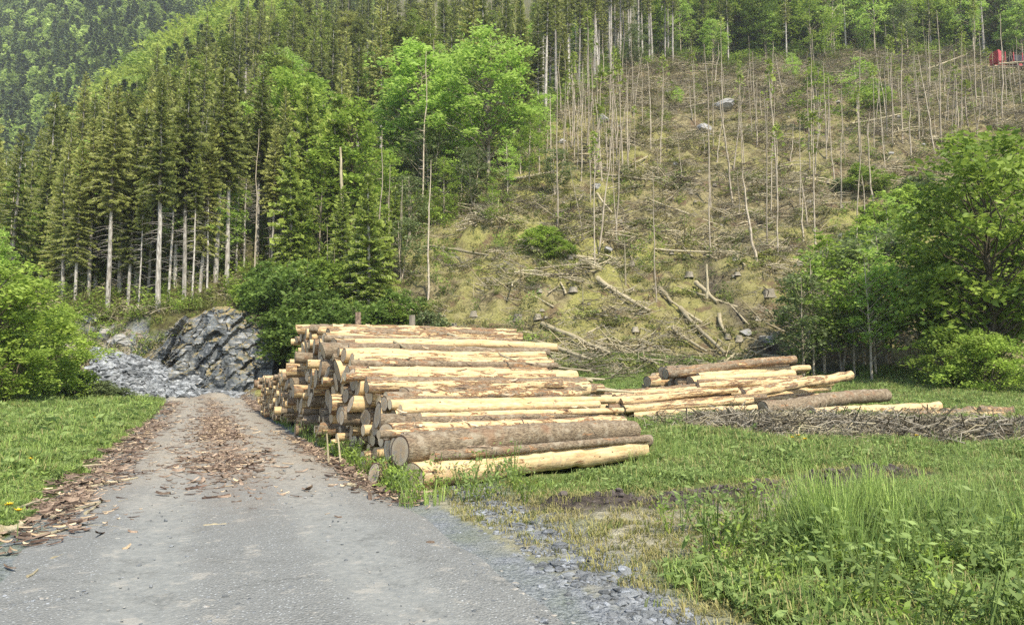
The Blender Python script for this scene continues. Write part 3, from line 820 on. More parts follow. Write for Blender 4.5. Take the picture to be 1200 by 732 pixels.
# the wooded hillside
placed = []
def far_enough(x, y, d):
    for a, b in placed:
        if (a - x) ** 2 + (b - y) ** 2 < d * d: return False
    placed.append((x, y)); return True
cnt = 0
rr = random.Random(3)
for k in range(9000):
    y = 57 + 140 * rr.random() ** .9; t = rr.uniform(-.74, .16); x = t * y
    z = Hs(x, y)
    px, py = proj(x, y, z)
    if py < -110 or px < -40 or px > forest_edge(py) - 6: continue
    if 330 < px and py > 190: continue
    if 415 < px < 640 and py > 110 and rr.random() < .75: continue
    if not far_enough(x, y, 3.5 + (y - 57) * .018): continue
    if y > (152 if px < 190 else 172) and px < 330: continue
    q = rr.random()
    lum = fbm(x * .06 + 3, y * .06, 77)
    if q < .17 and y < 140:
        pr = BIRCH[k % 2] if rr.random() < .5 else LEAFY[1]
        plant(pr, (x, y, z - .1), 'light green broadleaf tree among the ' + ('nearer' if y < 95 else 'upper') + ' hillside spruces', 'broadleaf trees among the ' + ('nearer' if y < 95 else 'upper') + ' hillside spruces', None, rr.uniform(.7, 1.0))
    elif q < .30 and y < 150:
        plant(PINE[k % 2], (x, y, z - .1), 'olive round-crowned pine among the ' + ('nearer' if y < 95 else 'upper') + ' hillside spruces', 'pines among the ' + ('nearer' if y < 95 else 'upper') + ' hillside spruces', None, rr.uniform(.8, 1.15))
    elif q < .34:
        plant(POLES[k % 3], (x, y, z - .1), 'bare grey trunk standing dead among the hillside spruces', 'dead trunks among the hillside spruces', None, rr.uniform(.9, 1.2))
    else:
        s = rr.uniform(.72, 1.08) * (.62 if y > 135 and px < 330 else 1.0)
        w_ = ('low on the hillside just behind the bare-trunked row' if y < 72 and px < 350 else 'on the hillside left of the birches' if y < 100 and px < 350 else 'high on the left hillside' if px < 350 else 'on the hillside above the bright birches' if px < 560 else 'by the upper left corner of the felled slope')
        plant(SP_HILL[k % 3], (x, y, z - .1), 'dark spruce ' + w_, 'spruces ' + w_, None, (s, s, s * rr.uniform(.95, 1.1)), (rr.gauss(0, .02), rr.gauss(0, .02)))
    cnt += 1
print('hill trees', cnt)

# spruces with long bare trunks where the felled slope meets the wood
for i in range(70):
    px = rr.uniform(628, 790)
    pb = float(top_edge(px)) - rr.uniform(-4, 26) if px > 690 else float(np.interp(px, [628, 650, 690], [168, 135, 100])) - rr.uniform(-6, 30)
    p = at(px, pb)
    if not far_enough(p[0], p[1], 1.5): continue
    plant(SP_TALL[i % 2], p - np.array([0, 0, .1]), 'tall spruce with long bare trunk ' + ('beside the bright birches' if px < 690 else 'at the top edge of the felled slope'), 'long-trunked spruces ' + ('beside the bright birches' if px < 690 else 'at the top edge'), None, rr.uniform(.85, 1.1), (rr.gauss(0, .02), rr.gauss(0, .02)))
def WP(px): return 'next to the long-trunked spruces' if px < 880 else 'above the middle of the slope' if px < 1040 else 'towards the red trailer'
_ex = np.arange(600, 1281, 20); _ey = np.array([at(v, float(top_edge(v)))[1] for v in _ex])
def EDGE(px): return np.array([0, float(np.interp(px, _ex, _ey)), 0])
# broadleaf wood along the top right
for i in range(260):
    px = rr.uniform(745, 1240); p = EDGE(px); y_ = p[1] + 22 * (float(vnoise(px * .014, 3.3, 9)) - .62) + rr.uniform(-3, 55) * rr.random() ** 1.6; x_ = (px - 600) / 842 * y_; p = np.array([x_, y_, Hs(x_, y_)])
    if not far_enough(p[0], p[1], 3.0) or p[1] > 260: continue
    q = rr.random()
    if q < .66: plant((DARKLEAF + LEAFY)[i % 4] if q < .4 else LEAFY[i % 2], p - np.array([0, 0, .1]), 'broadleaf tree in the green wood above the felled slope, ' + WP(px), 'broadleaf trees above the felled slope, ' + WP(px), None, rr.uniform(1.0, 1.6))
    else: plant(SP_HILL[i % 3], p - np.array([0, 0, .1]), 'dark spruce among broadleaf trees above the felled slope, ' + WP(px), 'spruces above the felled slope, ' + WP(px), None, rr.uniform(.7, 1.0))

for i in range(70):
    px = rr.uniform(700, 1240); p = EDGE(px); y_ = p[1] + 22 * (float(vnoise(px * .014, 3.3, 9)) - .62) + rr.uniform(-9, 8); x_ = (px - 600) / 842 * y_
    if not far_enough(x_, y_, 1.6): continue
    pr = (SPARSE + [SP_TALL[1], BIRCH[1]])[i % 5]
    plant(pr, (x_, y_, Hs(x_, y_) - .1), 'slim edge tree with bare stem fronting the upper wood, ' + WP(px), 'slim edge trees of the upper wood, ' + WP(px), None, rr.uniform(1.1, 1.9) if i % 5 < 3 else rr.uniform(.7, 1.0))
# the bright birches in the middle
for i, (px, pb, ptp, wd, lab) in enumerate([
    (572, 215, 28, 1.15, 'large bright green birch, the right one of the tall pair at mid slope'),
    (492, 225, 38, 1.15, 'bright green birch, the left one of the tall pair at mid slope'),
    (535, 190, 60, 1.0, 'bright green birch behind and between the tall pair'),
    (460, 215, 95, .9, 'smaller bright birch at the left foot of the tall pair'),
    (610, 205, 120, .9, 'low bright birch at the right foot of the tall pair')]):
    stand(BIRCH, i, px, pb, ptp, lab, wide=wd)
for i, (px, pb, ptp) in enumerate([(455, 255, 170), (520, 262, 180), (555, 250, 170), (595, 235, 160), (620, 220, 130), (480, 285, 200), (540, 240, 150), (440, 300, 215), (505, 235, 130), (632, 205, 110), (576, 268, 205), (470, 330, 250), (425, 262, 160)]):
    stand(SPARSE, i, px, pb, ptp, 'slender young leafy tree under the ' + ('left' if px < 530 else 'right') + ' one of the bright birches', 'slender trees under the birches, ' + ('left' if px < 530 else 'right'), wide=1.2)

# mixed trees between the outcrop and the birches
for i, (px, pb, ptp, w) in enumerate([(432, 372, 200, 1.15), (418, 360, 255, 1.2), (448, 352, 240, 1.0), (462, 300, 215, 1.1), (400, 330, 215, 1.1), (352, 318, 190, 1.0)]):
    stand(SP_YOUNG, i, px, pb, ptp, ['yellow-green bushy spruce standing behind the log stack stakes', 'low yellow-green spruce beside the taller bushy one', 'yellow-green spruce right of the bushy one', 'thin young spruce at the foot of the birches', 'young spruce by the forked dead trunk', 'young spruce above the dark bushes'][i], wide=w)
for i, (px, pb, ptp) in enumerate([(340, 330, 165), (372, 318, 140), (388, 300, 120), (412, 285, 110), (360, 285, 105), (330, 300, 110), (432, 262, 130), (398, 262, 80), (345, 262, 80)]):
    stand(LEAFY, i, px, pb, ptp, 'light green leafy tree above the dark bushes beside the outcrop', 'leafy trees above the dark bushes') if i in (3, 8) else stand(SPARSE, i, px, pb, ptp + 30, 'slim leafy tree with visible trunk above the dark bushes', 'slim leafy trees above the dark bushes', wide=1.1) if i in (1, 6) else stand(SP_HILL if i % 2 else SP_YOUNG, i, px, pb - 4, ptp - 10, 'olive spruce among the leafy trees above the dark bushes', 'olive spruces above the dark bushes')
p, h = height_px(404, 322, 175)
plant(SNAG[0], p, 'forked grey dead trunk with a bare top among green trees', None, 1.0, h / 6, (0, -.08))
for i, (px, pb, ptp) in enumerate([(315, 310, 180), (330, 305, 195), (383, 330, 262), (392, 338, 280), (340, 300, 215), (455, 340, 190), (470, 322, 210), (440, 350, 150)]):
    stand(POLES, i, px, pb, ptp, 'thin bare trunk among the leafy trees beside the outcrop', 'thin bare trunks beside the outcrop', wide=.9)

# bushes over the right end of the outcrop and along the slope foot
for i, (px, pb, ptp, k, lab) in enumerate([
    (334, 392, 325, 0, None), (358, 432, 335, 0, None), (304, 362, 325, 1, None), (325, 372, 305, 0, None), (365, 430, 345, 0, None), (350, 388, 300, 0, None),
    (288, 350, 328, 1, None), (392, 425, 345, 0, None), (366, 385, 312, 2, 'pale sallow bush with white-green leaves behind the top logs'),
    (385, 372, 300, 1, None), (420, 420, 350, 0, None), (455, 408, 352, 1, None), (505, 402, 358, 2, None), (472, 385, 335, 0, None), (362, 405, 340, 0, None)]):
    stand(BUSH, k, px, pb, ptp, lab or ('dense dark green bush on the right end of the outcrop' if px < 325 else 'dense dark green bush behind the top of the log stack'), None if lab else 'dark bushes ' + ('on the outcrop' if px < 325 else 'behind the stack'), wide=.95)

# near trees at the left edge of the picture
for i, (x, y, k, s, lab) in enumerate([
    (-25.2, 34.5, 0, 1.05, 'big bright leafy tree at the left edge of the meadow'),
    (-24.0, 35.5, 1, .88, 'rounded leafy tree right of the big one on the meadow edge'),
    (-25.2, 39.5, 1, .9, 'leafy tree in front of the loose slate, reaching over it'),
    (-29.0, 40.5, 0, 1.15, 'leafy tree standing behind the big one at the meadow edge'),
    (-26.6, 42.0, 0, .8, 'leafy tree half hidden behind the meadow edge trees')]):
    plant(NEAR_LEAFY[k], (x, y, Hs(x, y) - .05), lab, None, i * 1.3, (s * 1.05, s * 1.05, s * .92))
for i, (px, pb, w) in enumerate([(98, 469, 1.0), (125, 469, .75), (75, 470, .9), (145, 467, .6)]):
    p = at(px, pb)
    p = np.array([(px - 600) / 866 * 43, 43, Hs((px - 600) / 866 * 43, 43)])
    plant(BUSH[1 + i % 2], p, ['low grey-green bush before the slate, third from the meadow trees', 'small bush at the foot of the slate slope', 'low bush under the meadow trees', 'smallest bush beside the slate slope'][i], None, i, (w * 1.1, w * 1.1, w * .85))
for i, (px, pb, ptp) in enumerate([(12, 320, 205), (60, 300, 180), (30, 290, 195), (-10, 310, 210), (50, 330, 240), (15, 345, 250), (92, 330, 265)]):
    stand(LEAFY, i, px, pb, ptp, 'light green broadleaf tree below the spruces at the left edge', 'broadleaf trees at the left edge')

# right hand trees
for i, (px, y, h, pr, w, lab) in enumerate([
    (1165, 33, 12.2, LEAFY[0], .95, 'large broad leafy tree at the right edge above the meadow'),
    (1112, 37, 7.6, LEAFY[1], .95, 'dark leafy tree left of the large one at the right edge'),
    (1215, 36, 12, LEAFY[0], 1.0, 'tall dark leafy tree rising behind the right edge'),
    (1150, 39, 9, DARKLEAF[1], .95, 'dark tree filling the gap behind the large one'),
    (1120, 33, 3.2, BIGBUSH[0], 1.0, 'dark shrub at the meadow edge under the dark leafy tree'),
    (1150, 31.5, 3.0, BIGBUSH[0], 1.0, 'dark shrub in shade near the right edge')]):
    t = (px - 600) / 866; x = t * y
    s = h / PH[id(pr)]
    plant(pr, (x, y, Hs(x, y) - .1), lab, None, i * 1.7, (s * w, s * w, s))
for i, (px, y, h) in enumerate([(952, 38, 7), (965, 39, 8), (985, 40, 7.5), (1000, 38.5, 6.5), (1012, 41, 8.4), (940, 37.5, 6), (1020, 37, 7), (975, 43, 7), (1040, 42, 8), (1025, 39, 7), (1075, 40, 9), (1100, 42, 10), (1050, 46, 9), (1130, 43, 10)]):
    x = (px - 600) / 866 * y; pr = SPARSE[i % 3]; s = h / PH[id(pr)]
    plant(pr, (x, y, Hs(x, y) - .1), 'slender leafy tree at the right foot of the felled slope', 'slender trees at the right foot of the slope', None, (s * 1.15, s * 1.15, s))

# bare poles left standing on the felled slope
def POLE_LABEL(px, pb):
    a = 'near the bright birches' if px < 660 else 'below the long-trunked spruces' if px < 800 else 'mid slope' if px < 950 else 'below the green wood' if px < 1080 else 'towards the red trailer'
    b = 'high up' if pb < 160 else 'halfway down' if pb < 230 else 'low down'
    return f'thin bare pole standing {b} on the felled slope, {a}', f'bare poles {b}, {a}'
PO = [(503, 354, 185), (495, 249, 58), (516, 160, 58), (690, 160, 7), (673, 191, 63), (692, 239, 140), (719, 195, 126), (753, 150, 73), (763, 174, 72), (774, 195, 61), (697, 311, 150), (770, 356, 200), (470, 323, 235),
      (832, 249, 48), (885, 133, 58), (872, 198, 82), (911, 236, 65), (938, 249, 137), (978, 218, 113), (986, 249, 106), (1006, 177, 55), (1025, 184, 75), (1058, 167, 24), (1077, 164, 60), (1096, 181, 58), (1102, 167, 10), (1123, 157, 62), (1128, 147, 30), (1145, 133, 0), (1152, 133, 34), (1174, 140, 17), (1198, 130, 40),
      (832, 302, 180), (912, 300, 140), (1010, 215, 100), (660, 200, 95), (647, 215, 110), (682, 215, 75), (735, 190, 90), (745, 205, 120), (866, 160, 70), (900, 175, 80), (850, 175, 85), (1040, 160, 50), (950, 200, 90), (815, 150, 60)]
for i, (px, pb, ptp) in enumerate(PO):
    stand(POLES, i, px, pb, ptp, *POLE_LABEL(px, pb), wide=1.0, tilt=(random.gauss(0, .025), random.gauss(0, .025)) if i != 24 else (0, -.12))
for i in range(190):
    px = rr.choice([rr.uniform(640, 1190), rr.gauss(690, 35), rr.gauss(700, 40), rr.gauss(1110, 55), rr.gauss(1110, 55), rr.gauss(900, 60)]); pb = rr.uniform(95, 215) if rr.random() < .8 else rr.uniform(235, 320)
    if px < 630 or px > 1200 or px > 1040 and pb > 190: continue
    if pb < float(top_edge(px)): continue
    p = at(px, pb)
    plant(POLES[rr.choice([0, 1, 1, 2, 3, 5, 5, 5, 4])], p - np.array([0, 0, .1]), *POLE_LABEL(px, pb), None, (lambda w_: (w_, w_, rr.uniform(.25, .95)))(rr.uniform(.45, 1.15)), (rr.gauss(0, .07), rr.gauss(0, .07)))
for i, (px, pb, ptp, k, lab) in enumerate([(733, 335, 281, 1, 'short broken pole with a splintered top below the middle of the slope'), (555, 348, 328, 1, 'knee-high pale stub behind the stack on the green bank'), (683, 365, 330, 1, 'upright broken stick above the fallen trunks'), (838, 300, 270, 0, 'broken pole stub among brown slash at mid slope')]):
    stand(SNAG, k, px, pb, ptp, lab, wide=.8, name='broken_trunk')
for i, (px, pb, ptp) in enumerate([(795, 128, 100), (818, 118, 96), (955, 110, 72), (1005, 140, 65), (960, 160, 75), (650, 230, 170), (930, 100, 60)]):
    stand(SPARSE, i, px, pb, ptp, 'small leafy sapling on the upper felled slope', 'leafy saplings on the upper felled slope', wide=1.4)
for i, (px, pb, ptp) in enumerate([(640, 295, 262), (652, 300, 275), (630, 285, 265)]):
    stand(BUSH, 1, px, pb, ptp, 'light green bush on the slope just above a fallen trunk', 'light green bushes above the fallen trunk', wide=1.3)
for i, (px, pb, ptp) in enumerate([(1010, 228, 190), (985, 232, 205), (1020, 130, 100), (1030, 120, 95), (985, 330, 285), (1010, 310, 262), (1060, 262, 215), (1075, 240, 200), (945, 420, 395), (1100, 255, 215), (1035, 290, 240)]):
    stand(BUSH, 1 + i % 2, px, pb, ptp, 'small leafy bush at the right of the felled slope', 'small bushes at the right of the felled slope', wide=1.1)

# ------------------------------------------------------------------ fallen trunks and stumps on the felled slope
def trunk_mesh(seed):
    r = np.random.default_rng(seed); b = MB(); k = 10
    P = np.column_stack([np.linspace(0, 1, k), np.cumsum(r.normal(0, .006, k)), np.cumsum(r.normal(0, .006, k))])
    # cross-section of radius 1 is scaled per copy
    th = np.arange(8) / 8 * 6.2832
    rad = np.linspace(1, .62, k)
    V = np.stack([np.repeat(P[:, 0:1], 8, 1), P[:, 1:2] * 30 + rad[:, None] * np.cos(th), P[:, 2:3] * 30 + rad[:, None] * np.sin(th)], -1)
    i = np.arange(k - 1)[:, None] * 8; j = np.arange(8)[None, :]; j2 = (j + 1) % 8
    b.add(V.reshape(-1, 3), np.stack([i + j, i + j2, i + 8 + j2, i + 8 + j], -1).reshape(-1, 4))
    for e in (0, k - 1):
        vv = np.vstack([V[e], V[e].mean(0)]); jj = np.arange(8)
        b.add(vv, np.stack([jj, (jj + 1) % 8, np.full(8, 8)], -1))
    return b.mesh('fallen_trunk', [M['dead']], True)
FT = [trunk_mesh(300 + k) for k in range(4)]
def lay(me, a, b, rad, name, label, cat, group=None):
    a, b = Vector(a), Vector(b); d = b - a
    o = obj(name, me); o.location = a
    o.rotation_mode = 'QUATERNION'; o.rotation_quaternion = d.to_track_quat('X', 'Z')
    o.scale = (d.length, rad, rad)
    return tag(o, label, cat, group)
for i, (x1, y1, x2, y2, rad, lab) in enumerate([
    (504, 293, 574, 305, .14, 'long dark fallen trunk on the green bank left of the slope'),
    (622, 299, 697, 310, .19, 'thick pale fallen trunk lying across the slope below the light bush'),
    (700, 332, 762, 370, .17, 'dark fallen trunk running diagonally down the middle of the slope'),
    (635, 385, 717, 421, .15, 'long dark trunk lying diagonally just above the stack'),
    (625, 405, 697, 429, .13, 'pale grey trunk lying closest behind the log stack'),
    (797, 368, 853, 420, .15, 'straight pale pole lying down the slope beside the soil track'),
    (788, 391, 828, 417, .12, 'dark pole lying below the straight pale one'),
    (773, 344, 790, 361, .15, 'short dark log at the upper end of the diagonal pole line'),
    (816, 339, 843, 361, .17, 'short pale log above the heap of dark stones by the track'),
    (828, 355, 832, 398, .10, 'pale stick standing up beside the soil track'),
    (843, 375, 853, 402, .13, 'curved pale branch beside the soil track'),
    (893, 421, 930, 425, .07, 'thin white stick lying at the slope foot'),
    (872, 428, 902, 410, .07, 'thin crooked branch lying at the slope foot'),
    (591, 218, 652, 206, .19, 'thick brown trunk lying along the upper left edge'),
    (697, 208, 762, 217, .17, 'long brown trunk lying level on the upper middle slope'),
    (728, 207, 758, 189, .12, 'short trunk leaning on the long brown one'),
    (700, 112, 731, 86, .13, 'white trunk lying steeply at the upper left of the slope'),
    (998, 150, 1058, 141, .17, 'pale trunk lying level on the upper right slope'),
    (1087, 84, 1136, 64, .16, 'pale trunk lying diagonally below the red machine'),
    (1005, 225, 1042, 188, .14, 'pale trunk lying up the slope right of the dark hole'),
    (1045, 245, 1060, 222, .11, 'short white trunk lying among right hand bushes'),
    (1152, 82, 1200, 86, .20, 'pale log lying below the red machine'),
    (905, 322, 940, 306, .11, 'white stick lying against a pale stump'),
    (853, 292, 875, 318, .11, 'pale stick lying steeply above the big stump'),
    (756, 237, 842, 268, .08, 'long thin bowed stick across the middle of the slope'),
    (700, 231, 719, 253, .10, 'thin pale stick lying down the slope at the middle left'),
    (560, 250, 590, 262, .16, 'dark trunk lying half hidden in bushes'),
    (1095, 165, 1104, 183, .16, 'short dark stump log below the leaning poles')]):
    a, b = at(x1, y1), at(x2, y2)
    a[2] += rad * .9 + .18; b[2] += rad * .9 + .18
    if i in (9,): b = a + np.array([0, 0, 2.2])
    lay(FT[i % 4], a, b, rad, 'fallen_trunk', lab, 'fallen trunk')
for i in range(70):
    px, py = rr.uniform(560, 1180), rr.uniform(105, 420)
    if px > 960 and py > 300 or px > 1040 and py > 190 or px < 640 and py < 230: continue
    p = at(px, py); ang = rr.choice([rr.gauss(0, .5), rr.gauss(2.2, .5), rr.uniform(0, 3.14)]); L = rr.uniform(1.2, 5.0)
    q = p + np.array([math.cos(ang) * L, math.sin(ang) * L * .6, 0]); q[2] = Hs(q[0], q[1])
    rad = rr.uniform(.04, .10); p[2] += rad + .05; q[2] += rad + rr.uniform(.02, .35)
    lay(FT[i % 4], p, q, rad, 'fallen_trunk', 'thin grey stick lying among slash on the felled slope', 'fallen trunk', 'thin sticks lying on the felled slope')

def stump_mesh(seed):
    r = np.random.default_rng(seed); b = MB(); n = 14; k = 5
    th = np.arange(n) / n * 6.2832; fl = 1 + .35 * np.maximum(0, np.sin(th * r.integers(3, 5) + r.uniform(0, 6)))
    V = []
    for i in range(k):
        f = i / (k - 1); rad = (1 + (fl - 1) * (1 - f) ** 2) * (1.25 - .3 * f ** .5)
        V.append(np.stack([rad * np.cos(th), rad * np.sin(th), np.full(n, -.4 + 2.2 * f) + (.12 * np.sin(th + seed) if i == k - 1 else 0)], 1))
    V = np.array(V); i = np.arange(k - 1)[:, None] * n; j = np.arange(n)[None, :]; j2 = (j + 1) % n
    b.add(V.reshape(-1, 3), np.stack([i + j, i + j2, i + n + j2, i + n + j], -1).reshape(-1, 4))
    c = MB(); ring = V[-1] * [.93, .93, 1] + [0, 0, .015]; jj = np.arange(n)
    c.add(np.vstack([ring, ring.mean(0)]), np.stack([jj, (jj + 1) % n, np.full(n, n)], -1))
    ring2 = V[-1]; b.add(np.vstack([ring2, ring2.mean(0)]), np.stack([jj, (jj + 1) % n, np.full(n, n)], -1))
    return ('tree_stump', 'stump', [('stump_side', b.mesh('stump_side', [M['twig']])), ('cut_face', c.mesh('stump_top', [M['dead']]))])
STUMP = [stump_mesh(320 + k) for k in range(3)]
for i, (px, py, w, lab) in enumerate([(901, 348, 15, 'large pale hollow stump above the soil track'), (808, 326, 10, 'tall narrow stump at the top of the yellow bank'), (607, 375, 12, 'dark stump at the left of the green bank'), (672, 342, 11, 'stump beside the upper end of the diagonal dark trunk'), (555, 372, 9, 'dark stump on the bank just behind the stack'), (531, 386, 11, 'dark stump closest behind the top logs'), (862, 305, 8, 'small pale stump on the upper yellow bank'), (723, 375, 8, 'pale stump between the diagonal trunks'), (630, 375, 10, 'dark stump right of the green bank')]):
    p = at(px, py); s = w / F * p[1] * .42
    plant(STUMP[i % 3], p, lab, None, None, (s, s, s * rr.uniform(.6, .9)))
for i in range(60):
    px, py = rr.uniform(520, 1000), rr.uniform(200, 425)
    if px < 640 and py < 330: continue
    p = at(px, py); s = rr.uniform(.10, .20)
    plant(STUMP[i % 3], p, 'low weathered stump among slash on the felled slope', 'low stumps on the felled slope', None, (s, s, s * rr.uniform(.5, 1.0)))

# ------------------------------------------------------------------ red forestry trailer at the top right
def build_trailer():
    p = at(1188, 84)
    root = thing('timber_trailer', 'small red timber trailer among logs high at the right edge', 'trailer', (p[0], p[1], p[2] + .1), (0, 0, .12))
    sc = 1.15
    root.scale = (sc,) * 3
    b = MB(); b.box((0, 0, .95), (5.2, .22, .2)); b.box((0, .35, .95), (5.2, .1, .14)); b.box((0, -.35, .95), (5.2, .1, .14))
    for x in (-2.0, -.7, .7, 2.0): b.box((x, 0, 1.1), (.12, 1.9, .12))
    obj('chassis', b.mesh('trailer_chassis', [M['red']]), root)
    stake = MB(); stake.box((0, 0, .6), (.1, .1, 1.2)); sm = stake.mesh('trailer_stake', [M['red']])
    for x in (-2.0, -.7, .7, 2.0):
        for y in (-.9, .9): obj('stake', sm, root, (x, y, 1.1))
    h = MB(); h.box((0, 0, .75), (.5, 1.7, 1.5)); h.box((0, 0, 1.62), (.34, 1.3, .24)); obj('headboard', h.mesh('headboard', [M['red']]), root, (-2.75, 0, .95))
    w = MB(); th = np.linspace(0, 6.2832, 19)[:-1]
    prof = [(.16, .34), (.19, .42), (.12, .5), (-.12, .5), (-.19, .42), (-.16, .34)]
    V = np.array([[(rr_ * math.cos(a), yy, rr_ * math.sin(a)) for a in th] for yy, rr_ in prof]); n = 18
    i = np.arange(5)[:, None] * n; j = np.arange(n)[None, :]; j2 = (j + 1) % n
    w.add(V.reshape(-1, 3), np.stack([i + j, i + j2, i + n + j2, i + n + j], -1).reshape(-1, 4)); wm = w.mesh('trailer_tyre', [M['black']], True)
    rm = MB(); ring = V[0].copy(); ring[:, 1] *= .6; jj = np.arange(n); rm.add(np.vstack([ring, [(0, .06, 0)]]), np.stack([jj, (jj + 1) % n, np.full(n, n)], -1))
    ring = V[-1].copy(); ring[:, 1] *= .6; rm.add(np.vstack([ring, [(0, -.06, 0)]]), np.stack([(jj + 1) % n, jj, np.full(n, n)], -1)); rmm = rm.mesh('trailer_rim', [M['red']])
    for x in (.3, 1.4):
        for y in (-.85, .85):
            o = obj('wheel', wm, root, (x, y, .5)); obj('rim', rmm, o)
    k = MB(); k.box((0, 0, .45), (2.2, 1.2, .9)); obj('winch_box', k.mesh('winch_box', [M['black']]), root, (.6, 0, 1.2))
    for i in range(7):
        a = Vector((p[0] - 3.4 + rr.uniform(-.8, .8), p[1] - 1.5 + rr.uniform(-.3, 1.8), p[2] + .3 + .28 * (i // 3)))
        bb = a + Vector((rr.uniform(4, 5.2), rr.uniform(-.4, .4), rr.uniform(-.1, .3)))
        a.z = max(a.z, Hs(a.x, a.y) + .2); bb.z = max(bb.z, Hs(bb.x, bb.y) + .2)
        lay(FT[i % 4], a, bb, .15, 'log', 'pale log lying around the red timber trailer', 'log', 'logs around the red trailer')
build_trailer()

# ------------------------------------------------------------------ logs
def log_mesh(seed, n=22, k=44):
    """length 1 along x, radius about 1 across; both are scaled per log"""
    r = np.random.default_rng(seed); b = MB()
    f = np.linspace(0, 1, k); th = np.arange(n) / n * 6.2832
    cx = np.cumsum(r.normal(0, .055, k)); cz = np.cumsum(r.normal(0, .05, k)); cx -= np.linspace(cx[0], cx[-1], k); cz -= np.linspace(cz[0], cz[-1], k)
    rad = np.linspace(1.04, .88, k)[:, None] * (1 + .09 * (fbm(f[:, None] * 13 + seed, np.cos(th)[None, :] * 1.2 + np.sin(th)[None, :] * 2 + seed, 3) - .5) * 2 + .03 * np.cos(2 * th + seed)[None, :])
    for q in range(12):                                   # knots left by branches
        i = r.integers(2, k - 2); j = r.integers(0, n); rad[i, j] += r.uniform(.06, .13)
    slant = r.normal(0, .008, 2)
    X = f[:, None] + np.zeros((1, n)); X[0] += slant[0] * np.cos(th); X[-1] += slant[1] * np.cos(th)
    V = np.stack([X, cx[:, None] + rad * np.cos(th), cz[:, None] + rad * np.sin(th)], -1)
    i = np.arange(k - 1)[:, None] * n; j = np.arange(n)[None, :]; j2 = (j + 1) % n
    b.add(V.reshape(-1, 3), np.stack([i + j, i + j2, i + n + j2, i + n + j], -1).reshape(-1, 4))
    ends = []
    for e in (0, k - 1):
        c = MB(); ring = V[e]; jj = np.arange(n); sgn = -1 if e == 0 else 1
        mid = ring.mean(0); inner = mid + (ring - mid) * .5
        ring = ring + [sgn * .0006, 0, 0]; inner = inner + [sgn * .0012, 0, 0]; mid = mid + [sgn * .0014, 0, 0]
        vv = np.vstack([ring, inner, mid[None]])
        q4 = np.stack([jj, (jj + 1) % n, n + (jj + 1) % n, n + jj], -1); t3 = np.stack([n + jj, n + (jj + 1) % n, np.full(n, 2 * n)], -1)
        if e == 0: q4 = q4[:, ::-1]; t3 = t3[:, ::-1]
        c.add(vv, q4); c.add(np.zeros((0, 3)), t3 - 0) if False else None
        c.f.append(t3); c.v.append(np.zeros((0, 3))); c.m.append(np.zeros(n, int)); c.t.append(np.full(n, .5))
        ends.append(c.mesh('log_cut_face', [M['cut']]))
    return b.mesh('log_body', [M['log']], True), ends
LOGS = [log_mesh(400 + k) for k in range(12)]

def make_log(i, left, direc, L, rad, peel, label, group=None, roll=0.0):
    """a log from the point LEFT along DIREC; two sawn faces are its parts"""
    me, ends = LOGS[i % len(LOGS)]
    o = obj('log', me); o.location = left
    o.rotation_mode = 'QUATERNION'
    d = Vector(direc).normalized()
    o.rotation_quaternion = d.to_track_quat('X', 'Z') @ Euler((roll, 0, 0)).to_quaternion()
    o.scale = (L, rad, rad)
    o['peel'] = float(peel)
    tag(o, label, 'log', group)
    for e in ends:
        obj('cut_face', e, o)
    return o

def pack(env, s0, s1, radii, fixed=()):
    """roll logs one by one into the lowest free place of a heap whose outline is ENV"""
    C = np.array(fixed, float).reshape(-1, 3)
    r_ = np.random.default_rng(17)
    for r in radii:
        cand = [np.stack([r_.uniform(s0 + r, s1 - r, 40), np.full(40, r)], 1)]
        if len(C) > 1:
            i, j = np.triu_indices(len(C), 1)
            dx = C[j, 0] - C[i, 0]; dz = C[j, 1] - C[i, 1]; D = np.hypot(dx, dz)
            a, b = C[i, 2] + r, C[j, 2] + r
            ok = (D < a + b) & (D > 1e-6) & (D > np.abs(a - b))
            i, dx, dz, D, a, b = i[ok], dx[ok], dz[ok], D[ok], a[ok], b[ok]
            t = (a * a - b * b + D * D) / (2 * D); hh = np.sqrt(np.maximum(a * a - t * t, 0))
            for sg in (1, -1):
                cand.append(np.stack([C[i, 0] + t * dx / D - sg * hh * dz / D, C[i, 1] + t * dz / D + sg * hh * dx / D], 1))
        P = np.vstack(cand)
        P = P[(P[:, 1] >= r - 1e-4) & (P[:, 0] > s0 + r) & (P[:, 0] < s1 - r)]
        P = P[P[:, 1] + r <= env(P[:, 0])]
        if len(P) == 0: continue
        if len(C):
            d = np.hypot(P[:, 0:1] - C[None, :, 0], P[:, 1:2] - C[None, :, 1]) - r - C[None, :, 2]
            P = P[(d > -.006).all(1)]
        if len(P) == 0: continue
        p = P[np.argmin(P[:, 1] + r_.uniform(0, .25, len(P)))]
        C = np.vstack([C, [p[0], p[1], r]])
    return C

PU = np.array([-.397, .918])                      # along the stack, away from the camera
P0 = np.array([-1.30, 10.70])
def axis(deg): return np.array([math.cos(math.radians(deg)), math.sin(math.radians(deg))])
env_a = lambda s: np.interp(s, [0, .5, 1.6, 3, 5, 7, 9.4, 11.8, 13.2, 14.2], [.5, .66, 1.0, 1.5, 2.05, 2.55, 3.05, 3.12, 2.7, 2.3])
r1 = np.random.default_rng(23)
front = [(0.20, .19, .19), (.58, .18, .18), (.42, .54, .225), (.95, .17, .17), (1.30, .16, .16)]
ra = np.clip(r1.lognormal(math.log(.150), .33, 640), .07, .24)
HEAP = pack(env_a, 0.0, 14.2, ra, front)
env_b = lambda s: np.interp(s, [14.6, 15.4, 17, 20, 24, 27], [1.7, 1.85, 1.7, 1.55, 1.6, 1.5])
rb = np.clip(r1.lognormal(math.log(.125), .25, 420), .08, .2)
